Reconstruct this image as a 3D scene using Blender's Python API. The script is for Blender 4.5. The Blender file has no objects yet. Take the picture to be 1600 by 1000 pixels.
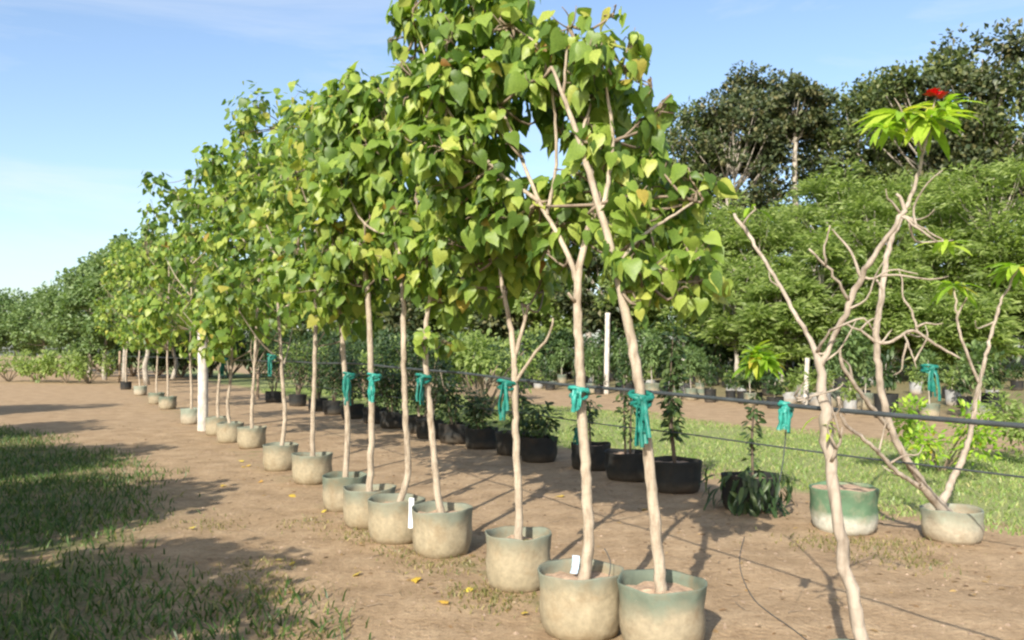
import bpy, math, random
import numpy as np
from mathutils import Vector, Matrix

R = math.radians
rng = np.random.default_rng(11)
random.seed(11)
scene = bpy.context.scene
col = scene.collection

# ------------------------------------------------------------------ camera
EYE = 1.55
FOC = 1309.0                 # focal length in photograph pixels (1600 wide)
PITCH = math.atan(53 / FOC)
cam_d = bpy.data.cameras.new('camera')
cam_d.sensor_width = 36.0
cam_d.lens = 36.0 * FOC / 1600.0
cam_d.clip_start = 0.05
cam_d.clip_end = 2000
cam = bpy.data.objects.new('camera', cam_d)
cam.location = (0, 0, EYE)
cam.rotation_euler = (math.pi / 2 + PITCH, 0, 0)
col.objects.link(cam)
scene.camera = cam

# ------------------------------------------------------------------ sky, sun, exposure
SUN_EL = R(32)
SUN_TO = Vector((0.36, 0.93, 0)).normalized()      # where shadows point on the ground
world = bpy.data.worlds.new('World')
scene.world = world
world.use_nodes = True
wn = world.node_tree
wn.nodes.clear()
sky = wn.nodes.new('ShaderNodeTexSky')
sky.sky_type = 'NISHITA'
sky.sun_disc = False
sky.sun_elevation = SUN_EL
sky.sun_rotation = math.atan2(-SUN_TO.x, -SUN_TO.y)
sky.altitude = 0
sky.air_density = 1.0
sky.dust_density = 1.7
sky.ozone_density = 1.6
bg = wn.nodes.new('ShaderNodeBackground')
bg.inputs['Strength'].default_value = 0.15
wo = wn.nodes.new('ShaderNodeOutputWorld')
# thin high cirrus drawn out sideways
wtc = wn.nodes.new('ShaderNodeTexCoord')
wmp = wn.nodes.new('ShaderNodeMapping'); wmp.inputs['Scale'].default_value = (1.6, 2.4, 9.0); wmp.inputs['Rotation'].default_value = (0.12, 0.05, 0.3)
wno = wn.nodes.new('ShaderNodeTexNoise'); wno.inputs['Scale'].default_value = 1.3; wno.inputs['Detail'].default_value = 7; wno.inputs['Roughness'].default_value = .62; wno.inputs['Distortion'].default_value = .6
wrp = wn.nodes.new('ShaderNodeValToRGB'); wrp.color_ramp.elements[0].position = .46; wrp.color_ramp.elements[0].color = (0, 0, 0, 1); wrp.color_ramp.elements[1].position = .80; wrp.color_ramp.elements[1].color = (.5, .5, .5, 1)
wmx = wn.nodes.new('ShaderNodeMix'); wmx.data_type = 'RGBA'
wn.links.new(wtc.outputs['Generated'], wmp.inputs[0]); wn.links.new(wmp.outputs[0], wno.inputs['Vector']); wn.links.new(wno.outputs[0], wrp.inputs[0])
wn.links.new(wrp.outputs[0], wmx.inputs[0]); wn.links.new(sky.outputs[0], wmx.inputs[6]); wmx.inputs[7].default_value = (4.0, 4.2, 4.5, 1)
wn.links.new(wmx.outputs[2], bg.inputs[0])
wn.links.new(bg.outputs[0], wo.inputs[0])

sun_d = bpy.data.lights.new('sun', 'SUN')
sun_d.energy = 4.9
sun_d.angle = R(0.5)
sun_d.color = (1.0, 0.94, 0.84)
sun = bpy.data.objects.new('sun', sun_d)
sdir = Vector((SUN_TO.x * math.cos(SUN_EL), SUN_TO.y * math.cos(SUN_EL), -math.sin(SUN_EL)))
sun.rotation_euler = sdir.to_track_quat('-Z', 'Y').to_euler()
sun.location = (-6, -12, 12)
col.objects.link(sun)

vs = scene.view_settings
vs.view_transform = 'Standard'
vs.look = 'None'
vs.exposure = 0.72
vs.gamma = 1.0
vs.use_curve_mapping = False
scene.render.engine = 'CYCLES'
scene.cycles.use_denoising = True
scene.cycles.max_bounces = 8
scene.cycles.diffuse_bounces = 4
scene.cycles.transparent_max_bounces = 8
scene.cycles.sample_clamp_indirect = 6.0
scene.cycles.pixel_filter_type = 'BLACKMAN_HARRIS'
scene.cycles.filter_width = 2.4

# ------------------------------------------------------------------ measuring helpers
_ca, _sa = math.cos(PITCH), math.sin(PITCH)
def pt(px, py, y):
    """world point seen at photograph pixel (px, py) and standing y metres in front"""
    u, v = (px - 800) / FOC, (500 - py) / FOC
    d = np.array([u, _ca - v * _sa, _sa + v * _ca])
    d = d * (y / d[1])
    d[2] += EYE
    return d

ROW_O = np.array([0.80, 4.53])
ROW_D = np.array([-0.475, 0.880])      # along the pot row, away from the camera
ROW_N = np.array([0.880, 0.475])       # across it, to the right
def W(t, s):
    return ROW_O + t * ROW_D + s * ROW_N

def fbm(x, y, seed=0, octaves=4, base=1.0):
    """cheap smooth value noise from sines, about -1..1"""
    r = np.random.default_rng(seed)
    out = np.zeros_like(np.asarray(x, float))
    amp, fr, tot = 1.0, base, 0
    for _ in range(octaves):
        for _ in range(3):
            a = r.uniform(0, 2 * np.pi)
            ph = r.uniform(0, 2 * np.pi)
            k = fr * r.uniform(0.8, 1.25)
            out = out + amp / 3 * 1.6 * np.sin(k * (x * np.cos(a) + y * np.sin(a)) + ph + 0.7 * np.sin(0.6 * k * (x * np.sin(a) - y * np.cos(a)) + ph * 2))
        tot += amp
        amp *= 0.5
        fr *= 2.03
    return out / tot

def ground_z(x, y):
    x = np.asarray(x, float); y = np.asarray(y, float)
    s = ROW_N[0] * (x - ROW_O[0]) + ROW_N[1] * (y - ROW_O[1])
    z = 0.05 * np.clip(s - 14, 0, 40) * (1 - np.exp(-np.clip(s - 14, 0, None) / 6))
    r = np.hypot(x, y)
    z = z + 0.022 * fbm(x, y, 3, 3, 1.1) * np.clip(1.5 - r / 60, 0, 1)
    z = z + 0.010 * fbm(x, y, 4, 3, 5.0) * np.clip(1.3 - r / 25, 0, 1)
    return z

# ------------------------------------------------------------------ mesh helpers
def tri_mesh(name, V, F, mats, mat_idx=None, smooth=False):
    V = np.ascontiguousarray(V, np.float32); F = np.ascontiguousarray(F, np.int32)
    me = bpy.data.meshes.new(name)
    n = len(F)
    me.vertices.add(len(V)); me.vertices.foreach_set('co', V.ravel())
    me.loops.add(n * 3); me.loops.foreach_set('vertex_index', F.ravel())
    me.polygons.add(n)
    me.polygons.foreach_set('loop_start', np.arange(0, n * 3, 3, dtype=np.int32))
    me.polygons.foreach_set('loop_total', np.full(n, 3, np.int32))
    for m in (mats if isinstance(mats, (list, tuple)) else [mats]):
        me.materials.append(m)
    if mat_idx is not None:
        me.polygons.foreach_set('material_index', np.ascontiguousarray(mat_idx, np.int32))
    me.polygons.foreach_set('use_smooth', np.full(n, bool(smooth)))
    me.update(calc_edges=True)
    return me

def put(name, me, parent=None, loc=None):
    o = bpy.data.objects.new(name, me)
    col.objects.link(o)
    if parent is not None:
        o.parent = parent
    if loc is not None:
        o.location = [float(c) for c in loc]
    return o

def tag(o, label=None, cat=None, group=None, kind=None):
    if label: o['label'] = label
    if cat: o['category'] = cat
    if group: o['group'] = group
    if kind: o['kind'] = kind
    return o

def root(name, loc, label, cat, group=None):
    o = bpy.data.objects.new(name, None)
    o.empty_display_size = 0.1
    col.objects.link(o)
    o.location = [float(c) for c in loc]
    return tag(o, label, cat, group)

def copy_tree(o, parent=None):
    c = o.copy()
    col.objects.link(c)
    if parent is not None:
        c.parent = parent
        c.matrix_parent_inverse = o.matrix_parent_inverse.copy()
    for ch in o.children:
        copy_tree(ch, c)
    return c

class MB:
    """collects triangle chunks, each with a material slot"""
    def __init__(self): self.V, self.F, self.M, self.n = [], [], [], 0
    def add(self, VF, slot=0):
        V, F = VF
        if len(V) == 0: return self
        self.V.append(np.asarray(V, float)); self.F.append(np.asarray(F) + self.n)
        self.M.append(np.full(len(F), slot)); self.n += len(V)
        return self
    def build(self, name, mats, parent=None, off=(0, 0, 0), smooth=False, loc=None):
        V = np.vstack(self.V) - np.asarray(off, float)
        me = tri_mesh(name, V, np.vstack(self.F), mats, np.concatenate(self.M), smooth)
        return put(name, me, parent, loc)

def quads_to_tris(Q):
    Q = np.asarray(Q)
    return np.vstack([Q[:, [0, 1, 2]], Q[:, [0, 2, 3]]])

def smooth_path(P, R_, step=0.06):
    P = np.asarray(P, float); R_ = np.asarray(R_, float)
    if len(P) < 3:
        n = max(2, int(np.linalg.norm(P[-1] - P[0]) / step) + 1)
        u = np.linspace(0, 1, n)[:, None]
        return P[0] * (1 - u) + P[-1] * u, R_[0] * (1 - u[:, 0]) + R_[-1] * u[:, 0]
    Pe = np.vstack([2 * P[0] - P[1], P, 2 * P[-1] - P[-2]])
    out, rad = [], []
    for i in range(len(P) - 1):
        p0, p1, p2, p3 = Pe[i], Pe[i + 1], Pe[i + 2], Pe[i + 3]
        n = max(2, int(np.linalg.norm(p2 - p1) / step) + 1)
        for k in range(n):
            u = k / n
            out.append(0.5 * ((2 * p1) + (-p0 + p2) * u + (2 * p0 - 5 * p1 + 4 * p2 - p3) * u * u + (-p0 + 3 * p1 - 3 * p2 + p3) * u ** 3))
            rad.append(R_[i] * (1 - u) + R_[i + 1] * u)
    out.append(P[-1]); rad.append(R_[-1])
    return np.array(out), np.array(rad)

def tube(P, R_, sides=8, step=0.06, knob=0.0, wig=0.0):
    """tapered round limb along a path, closed at both ends"""
    P, R_ = smooth_path(P, R_, step)
    n = len(P)
    if wig:
        w = rng.normal(0, wig, (n, 3)); w[0] = 0; w[-1] = 0
        P = P + w
    T = np.gradient(P, axis=0)
    T /= np.linalg.norm(T, axis=1)[:, None] + 1e-9
    ref = np.array([0.31, 0.17, 0.93]) if abs(T[0][2]) < 0.8 else np.array([0.93, 0.31, 0.1])
    A = np.cross(T, ref); A /= np.linalg.norm(A, axis=1)[:, None] + 1e-9
    B = np.cross(T, A)
    ang = np.linspace(0, 2 * np.pi, sides, endpoint=False)
    rr = R_[:, None] * (1 + (rng.normal(0, knob, (n, sides)) if knob else 0))
    V = P[:, None, :] + rr[..., None] * (np.cos(ang)[None, :, None] * A[:, None, :] + np.sin(ang)[None, :, None] * B[:, None, :])
    V = V.reshape(-1, 3)
    i = np.arange(n - 1)[:, None] * sides; j = np.arange(sides)[None, :]; j2 = (j + 1) % sides
    Q = np.stack([i + j, i + j2, i + sides + j2, i + sides + j], -1).reshape(-1, 4)
    F = quads_to_tris(Q)
    V = np.vstack([V, P[0], P[-1]])
    a, b = len(V) - 2, len(V) - 1
    j = np.arange(sides)
    F = np.vstack([F, np.stack([np.full(sides, a), (j + 1) % sides, j], -1),
                   np.stack([np.full(sides, b), (n - 1) * sides + j, (n - 1) * sides + (j + 1) % sides], -1)])
    return V, F

def lathe(prof, sides=28, wob=None):
    """profile of (r, z) pairs turned about z; wob(ang, r, z) -> r, z"""
    prof = np.asarray(prof, float)
    ang = np.linspace(0, 2 * np.pi, sides, endpoint=False)
    V = []
    for r, z in prof:
        rr, zz = np.full(sides, r), np.full(sides, z)
        if wob: rr, zz = wob(ang, rr, zz)
        V.append(np.stack([rr * np.cos(ang), rr * np.sin(ang), zz], -1))
    V = np.vstack(V)
    n = len(prof)
    i = np.arange(n - 1)[:, None] * sides; j = np.arange(sides)[None, :]; j2 = (j + 1) % sides
    return V, quads_to_tris(np.stack([i + j, i + j2, i + sides + j2, i + sides + j], -1).reshape(-1, 4))

# leaf templates: x across, y from stalk to tip, z out of the blade
def heart_template(fold=0.16, droop=0.22, wid=1.0):
    mid = np.array([[0, 0], [0, .30], [0, .64], [0, 1.06]])
    side = np.array([[.22, -.13], [.47, .12], [.37, .52]])
    side[:, 0] *= wid
    P = np.vstack([mid, side, side * [-1, 1]])
    z = -fold * np.abs(P[:, 0]) - droop * np.clip(P[:, 1], 0, None) ** 2 + .05 * np.sin(P[:, 1] * 7) * np.abs(P[:, 0]) * 2
    V = np.column_stack([P, z])
    r = [[0, 4, 5], [0, 5, 1], [1, 5, 6], [1, 6, 2], [2, 6, 3]]
    l = [[0, 8, 7], [0, 1, 8], [1, 9, 8], [1, 2, 9], [2, 3, 9]]
    return V, np.array(r + l)
def heart_fine(fold=0.16, droop=0.22, wid=1.0):
    mid = np.array([[0, 0], [0, .14], [0, .36], [0, .60], [0, .82], [0, 1.10]])
    side = np.array([[.13, -.12], [.33, -.10], [.46, .06], [.47, .26], [.37, .50], [.20, .76]])
    side[:, 0] *= wid
    P = np.vstack([mid, side, side * [-1, 1]])
    z = -fold * np.abs(P[:, 0]) - droop * np.clip(P[:, 1], 0, None) ** 2 + .06 * np.sin(P[:, 1] * 9 + 1) * np.abs(P[:, 0]) * 2
    V = np.column_stack([P, z])
    r = [[0, 6, 7], [0, 7, 1], [1, 7, 8], [1, 8, 2], [2, 8, 9], [2, 9, 3], [3, 9, 10], [3, 10, 4], [4, 10, 11], [4, 11, 5]]
    l = [[a if a < 6 else a + 6, c if c < 6 else c + 6, b if b < 6 else b + 6] for a, b, c in r]
    return V, np.array(r + l)
def lance_template(w=0.16, fold=0.3, droop=0.35):
    ys = np.array([0, .25, .55, .8, 1.0]); ws = np.array([.02, .75, 1.0, .7, 0.0]) * w
    mid = np.column_stack([np.zeros(5), ys, -droop * ys ** 2])
    L = np.column_stack([-ws, ys, -droop * ys ** 2 + fold * ws]); Rr = np.column_stack([ws, ys, -droop * ys ** 2 + fold * ws])
    V = np.vstack([mid, L, Rr]); F = []
    for i in range(4):
        F += [[i, i + 1, 5 + i + 1], [i, 5 + i + 1, 5 + i], [i, 10 + i, 10 + i + 1], [i, 10 + i + 1, i + 1]]
    return V, np.array(F)
def rhomb_template(w=0.34):
    V = np.array([[0, 0, 0], [w, .5, .10], [0, 1, -.08], [-w, .5, .10]])
    return V, np.array([[0, 1, 2], [0, 2, 3]])
HEART = [heart_template(.16, .22), heart_template(.30, .35, .9), heart_template(.05, .1, 1.08)]
HEART_FINE = [heart_fine(.16, .22), heart_fine(.34, .35, .9), heart_fine(.05, .12, 1.04)]
OVAL = lance_template(.22, .25, .25)
LANCE = lance_template(.13, .3, .6)
RHOMB = rhomb_template()
FROND = rhomb_template(.16)

def unit(a):
    return a / (np.linalg.norm(a, axis=-1, keepdims=True) + 1e-9)
def frames(D, N):
    D = unit(D); N = unit(N - (N * D).sum(1, keepdims=True) * D)
    X = np.cross(D, N)
    return X, D, N
def scatter(tmpl, P, D, N, S):
    X, D, N = frames(D, N)
    TV, TF = tmpl
    S = np.asarray(S).reshape(-1, 1, 1)
    V = P[:, None, :] + S * (TV[None, :, 0:1] * X[:, None] + TV[None, :, 1:2] * D[:, None] + TV[None, :, 2:3] * N[:, None])
    F = TF[None] + (np.arange(len(P)) * len(TV))[:, None, None]
    return V.reshape(-1, 3), F.reshape(-1, 3)

# ------------------------------------------------------------------ materials
def new_mat(name):
    m = bpy.data.materials.new(name); m.use_nodes = True
    nt = m.node_tree; nt.nodes.clear()
    return m, nt
def node(nt, t, **kw):
    n = nt.nodes.new(t)
    for k, v in kw.items():
        if k in n.inputs: n.inputs[k].default_value = v
        else: setattr(n, k, v)
    return n
def ramp(nt, fac, stops, interp='LINEAR'):
    r = nt.nodes.new('ShaderNodeValToRGB'); r.color_ramp.interpolation = interp
    e = r.color_ramp.elements
    while len(e) < len(stops): e.new(0.5)
    for q, (p, c) in zip(e, stops):
        q.position = p; q.color = (*c, 1) if len(c) == 3 else c
    nt.links.new(fac, r.inputs[0])
    return r.outputs[0]
def mixc(nt, fac, a, b, mode='MIX'):
    m = nt.nodes.new('ShaderNodeMix'); m.data_type = 'RGBA'; m.blend_type = mode
    for sock, v in ((m.inputs['Factor'], fac), (m.inputs['A'], a), (m.inputs['B'], b)) if False else ((m.inputs[0], fac), (m.inputs[6], a), (m.inputs[7], b)):
        if isinstance(v, (int, float)): sock.default_value = v
        elif isinstance(v, tuple): sock.default_value = (*v, 1)
        else: nt.links.new(v, sock)
    return m.outputs[2]
def mth(nt, op, a, b=0.0, c=0.0, clamp=False):
    m = nt.nodes.new('ShaderNodeMath'); m.operation = op; m.use_clamp = clamp
    for i, v in enumerate((a, b, c)):
        if isinstance(v, (int, float)): m.inputs[i].default_value = v
        else: nt.links.new(v, m.inputs[i])
    return m.outputs[0]
def noise(nt, scale, detail=4, rough=.55, vec=None):
    n = node(nt, 'ShaderNodeTexNoise'); n.inputs['Scale'].default_value = scale
    n.inputs['Detail'].default_value = detail; n.inputs['Roughness'].default_value = rough
    if vec is not None: nt.links.new(vec, n.inputs['Vector'])
    return n.outputs[0]
def bump(nt, h, strength=.4, dist=.01):
    b = node(nt, 'ShaderNodeBump'); b.inputs['Strength'].default_value = strength; b.inputs['Distance'].default_value = dist
    nt.links.new(h, b.inputs['Height'])
    return b.outputs[0]
def finish(nt, color, rough=.8, normal=None, spec=.3, **kw):
    p = node(nt, 'ShaderNodeBsdfPrincipled')
    if isinstance(color, tuple): p.inputs['Base Color'].default_value = (*color, 1)
    else: nt.links.new(color, p.inputs['Base Color'])
    if isinstance(rough, (int, float)): p.inputs['Roughness'].default_value = rough
    else: nt.links.new(rough, p.inputs['Roughness'])
    p.inputs['Specular IOR Level'].default_value = spec
    if normal is not None: nt.links.new(normal, p.inputs['Normal'])
    o = node(nt, 'ShaderNodeOutputMaterial'); nt.links.new(p.outputs[0], o.inputs[0])
    return p
def simple(name, c, rough=.7, spec=.3, var=.25, scale=20, bscale=60, bs=.3):
    m, nt = new_mat(name)
    co = node(nt, 'ShaderNodeTexCoord').outputs['Object']
    n = noise(nt, scale, 5, .6, co)
    cc = ramp(nt, n, [(.3, tuple(x * (1 - var) for x in c)), (.7, tuple(min(1, x * (1 + var)) for x in c))])
    finish(nt, cc, rough, bump(nt, noise(nt, bscale, 4, .6, co), bs, .004), spec)
    return m
def leaf_mat(name, stops, trans=.4, tcol=(1.15, 1.25, .55), rough=.45, spec=.4):
    m, nt = new_mat(name)
    g = node(nt, 'ShaderNodeNewGeometry').outputs['Random Per Island']
    oi = node(nt, 'ShaderNodeObjectInfo').outputs['Random']
    f = mth(nt, 'FRACT', mth(nt, 'ADD', g, mth(nt, 'MULTIPLY', oi, 7.31)))
    c = ramp(nt, f, stops)
    co = node(nt, 'ShaderNodeTexCoord').outputs['Object']
    nz = noise(nt, 9, 3, .6, co)
    c = mixc(nt, 1.0, c, ramp(nt, nz, [(.25, (.72, .76, .7)), (.75, (1.2, 1.18, 1.1))]), 'MULTIPLY')
    p = node(nt, 'ShaderNodeBsdfPrincipled'); nt.links.new(c, p.inputs['Base Color'])
    p.inputs['Roughness'].default_value = rough; p.inputs['Specular IOR Level'].default_value = spec
    t = node(nt, 'ShaderNodeBsdfTranslucent')
    nt.links.new(mixc(nt, 1.0, c, tcol, 'MULTIPLY'), t.inputs[0])
    mx = node(nt, 'ShaderNodeMixShader'); mx.inputs[0].default_value = trans
    nt.links.new(p.outputs[0], mx.inputs[1]); nt.links.new(t.outputs[0], mx.inputs[2])
    o = node(nt, 'ShaderNodeOutputMaterial'); nt.links.new(mx.outputs[0], o.inputs[0])
    return m

M = {}
M['heart_leaf'] = leaf_mat('heart_leaf', [(0, (.075, .140, .028)), (.25, (.145, .235, .042)), (.60, (.24, .34, .06)), (.86, (.37, .45, .095)), (.975, (.46, .48, .11)), (.994, (.42, .29, .06)), (1, (.26, .13, .04))], .46)
M['row_leaf'] = leaf_mat('row_leaf', [(0, (.070, .130, .028)), (.30, (.14, .23, .042)), (.65, (.24, .33, .06)), (.92, (.38, .44, .095)), (.99, (.44, .42, .09)), (1, (.36, .20, .05))], .46)
M['far_leaf'] = leaf_mat('far_leaf', [(0, (.09, .15, .055)), (.5, (.15, .22, .08)), (1, (.22, .30, .12))], .4)
M['dark_leaf'] = leaf_mat('dark_leaf', [(0, (.032, .050, .022)), (.5, (.066, .088, .036)), (.85, (.12, .13, .055)), (1, (.18, .16, .075))], .25)
M['mid_leaf'] = leaf_mat('mid_leaf', [(0, (.05, .078, .026)), (.5, (.095, .13, .04)), (.85, (.15, .18, .06)), (1, (.21, .21, .08))], .3)
M['feather_leaf'] = leaf_mat('feather_leaf', [(0, (.15, .21, .06)), (.5, (.26, .34, .105)), (1, (.39, .46, .17))], .55)
M['shrub_leaf'] = leaf_mat('shrub_leaf', [(0, (.025, .05, .018)), (.6, (.05, .09, .028)), (1, (.10, .14, .045))], .3)
M['bright_leaf'] = leaf_mat('bright_leaf', [(0, (.20, .36, .03)), (.6, (.33, .50, .05)), (.92, (.46, .55, .08)), (1, (.55, .38, .06))], .5)
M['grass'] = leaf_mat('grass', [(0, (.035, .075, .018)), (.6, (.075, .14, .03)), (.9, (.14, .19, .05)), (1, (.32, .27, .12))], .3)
M['lawn'] = leaf_mat('lawn', [(0, (.15, .23, .06)), (.5, (.23, .31, .09)), (.85, (.31, .36, .13)), (1, (.42, .38, .18))], .3)
M['dry_grass'] = leaf_mat('dry_grass', [(0, (.12, .13, .04)), (.5, (.20, .18, .07)), (1, (.35, .28, .13))], .3)
M['yellow_leaf'] = leaf_mat('yellow_leaf', [(0, (.55, .36, .05)), (.7, (.66, .50, .07)), (1, (.5, .26, .06))], .2)
M['litter'] = leaf_mat('litter', [(0, (.12, .07, .035)), (.6, (.22, .13, .06)), (1, (.36, .24, .10))], .1)
M['petal'] = simple('petal', (.62, .03, .03), .5, .3, .2)

def bark(name, c, dark, sc=1.0):
    m, nt = new_mat(name)
    co = node(nt, 'ShaderNodeTexCoord').outputs['Object']
    mp = node(nt, 'ShaderNodeMapping'); mp.inputs['Scale'].default_value = (30 * sc, 30 * sc, 7 * sc)
    nt.links.new(co, mp.inputs[0])
    a = noise(nt, 1.0, 6, .65, mp.outputs[0]); b = noise(nt, 5, 4, .6, co)
    cc = mixc(nt, 1.0, ramp(nt, a, [(.28, dark), (.52, c), (.8, tuple(min(1, x * 1.2) for x in c))]), ramp(nt, b, [(.3, (.7, .68, .66)), (.7, (1.1, 1.1, 1.1))]), 'MULTIPLY')
    rings = node(nt, 'ShaderNodeTexWave'); rings.bands_direction = 'Z'; rings.inputs['Scale'].default_value = 5 * sc; rings.inputs['Distortion'].default_value = 11
    nt.links.new(co, rings.inputs[0])
    cc = mixc(nt, mth(nt, 'MULTIPLY', mth(nt, 'GREATER_THAN', rings.outputs[1], .93), .14), cc, dark)
    finish(nt, cc, .85, bump(nt, a, .6, .004), .2)
    return m
M['bark'] = bark('bark', (.41, .345, .26), (.20, .15, .105))
M['bark_pale'] = bark('bark_pale', (.37, .315, .25), (.19, .15, .11), .8)
M['bark_dark'] = bark('bark_dark', (.13, .10, .075), (.06, .045, .035), .6)
M['bark_far'] = bark('bark_far', (.40, .36, .30), (.2, .17, .13), .3)
M['whitewash'] = bark('whitewash', (.58, .54, .47), (.38, .33, .27), .7)
M['twig'] = simple('twig', (.22, .17, .12), .85, .2)

def pot_mat(name, top, low, level=.55, soft=.16):
    """dusty woven bag: dyed upper band, mud and dust baked onto the lower part"""
    m, nt = new_mat(name)
    tc = node(nt, 'ShaderNodeTexCoord'); co = tc.outputs['Object']
    oi = node(nt, 'ShaderNodeObjectInfo').outputs['Random']
    sh = node(nt, 'ShaderNodeVectorMath'); sh.operation = 'ADD'
    cb = node(nt, 'ShaderNodeCombineXYZ'); nt.links.new(mth(nt, 'MULTIPLY', oi, 37.0), cb.inputs[0]); nt.links.new(mth(nt, 'MULTIPLY', oi, 11.0), cb.inputs[1])
    nt.links.new(co, sh.inputs[0]); nt.links.new(cb.outputs[0], sh.inputs[1]); v = sh.outputs[0]
    sp = node(nt, 'ShaderNodeSeparateXYZ'); nt.links.new(co, sp.inputs[0])
    n1 = noise(nt, 6, 5, .6, v); n2 = noise(nt, 30, 4, .6, v); n3 = noise(nt, 2.2, 2, .5, v)
    h = mth(nt, 'ADD', mth(nt, 'MULTIPLY', sp.outputs[2], 1 / .36), mth(nt, 'MULTIPLY', mth(nt, 'SUBTRACT', n1, .5), .45))
    h = mth(nt, 'ADD', h, mth(nt, 'MULTIPLY', mth(nt, 'SUBTRACT', n3, .5), .5))
    f = mth(nt, 'DIVIDE', mth(nt, 'SUBTRACT', h, level - soft), 2 * soft, clamp=True)
    lowc = ramp(nt, n2, [(.3, tuple(x * .78 for x in low)), (.7, tuple(min(1, x * 1.1) for x in low))])
    topc = ramp(nt, n1, [(.3, tuple(x * .75 for x in top)), (.72, tuple(min(1, x * 1.25) for x in top))])
    c = mixc(nt, f, lowc, topc)
    scuff = mth(nt, 'DIVIDE', mth(nt, 'SUBTRACT', noise(nt, 4.5, 6, .7, v), .50), .18, clamp=True)
    c = mixc(nt, mth(nt, 'MULTIPLY', scuff, .55), c, tuple(x * y for x, y in zip(low, (.66, .55, .45))))
    mud = mth(nt, 'DIVIDE', mth(nt, 'SUBTRACT', .20, h), .22, clamp=True)
    c = mixc(nt, mth(nt, 'MULTIPLY', mud, .7), c, tuple(x * y for x, y in zip(low, (.62, .50, .40))))
    br = node(nt, 'ShaderNodeTexBrick'); br.inputs['Scale'].default_value = 90
    nt.links.new(co, br.inputs[0])
    finish(nt, c, .75, bump(nt, mth(nt, 'ADD', n2, mth(nt, 'MULTIPLY', n1, 1.5)), .5, .006), .3)
    return m
M['pot_green'] = pot_mat('pot_green', (.125, .15, .11), (.295, .25, .168), .66)
M['pot_olive'] = pot_mat('pot_olive', (.165, .18, .135), (.31, .262, .172), .82)
M['pot_mint'] = pot_mat('pot_mint', (.085, .15, .085), (.46, .45, .38), .50, .12)
M['pot_black'] = pot_mat('pot_black', (.017, .018, .017), (.075, .062, .046), .30)
M['pot_pale'] = pot_mat('pot_pale', (.21, .235, .18), (.34, .295, .215), .6)
M['pot_grey'] = pot_mat('pot_grey', (.28, .28, .27), (.34, .30, .24), .4)
M['potting_soil'] = simple('potting_soil', (.40, .28, .19), .95, .1, .35, 30, 80, .9)
M['tie'] = simple('tie', (.012, .15, .115), .45, .4, .3, 30)
M['tie_light'] = simple('tie_light', (.03, .25, .20), .4, .4, .3, 30)
M['pipe'] = simple('pipe', (.05, .058, .06), .5, .4, .3, 10)
M['paper'] = simple('paper', (.80, .82, .84), .5, .3, .05)
M['foil'] = simple('foil', (.45, .58, .72), .3, .5, .3, 40)
M['stone'] = simple('stone', (.30, .22, .155), .9, .2, .35, 8)
M['wood_post'] = simple('wood_post', (.30, .22, .15), .85, .2, .3, 12)

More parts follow.
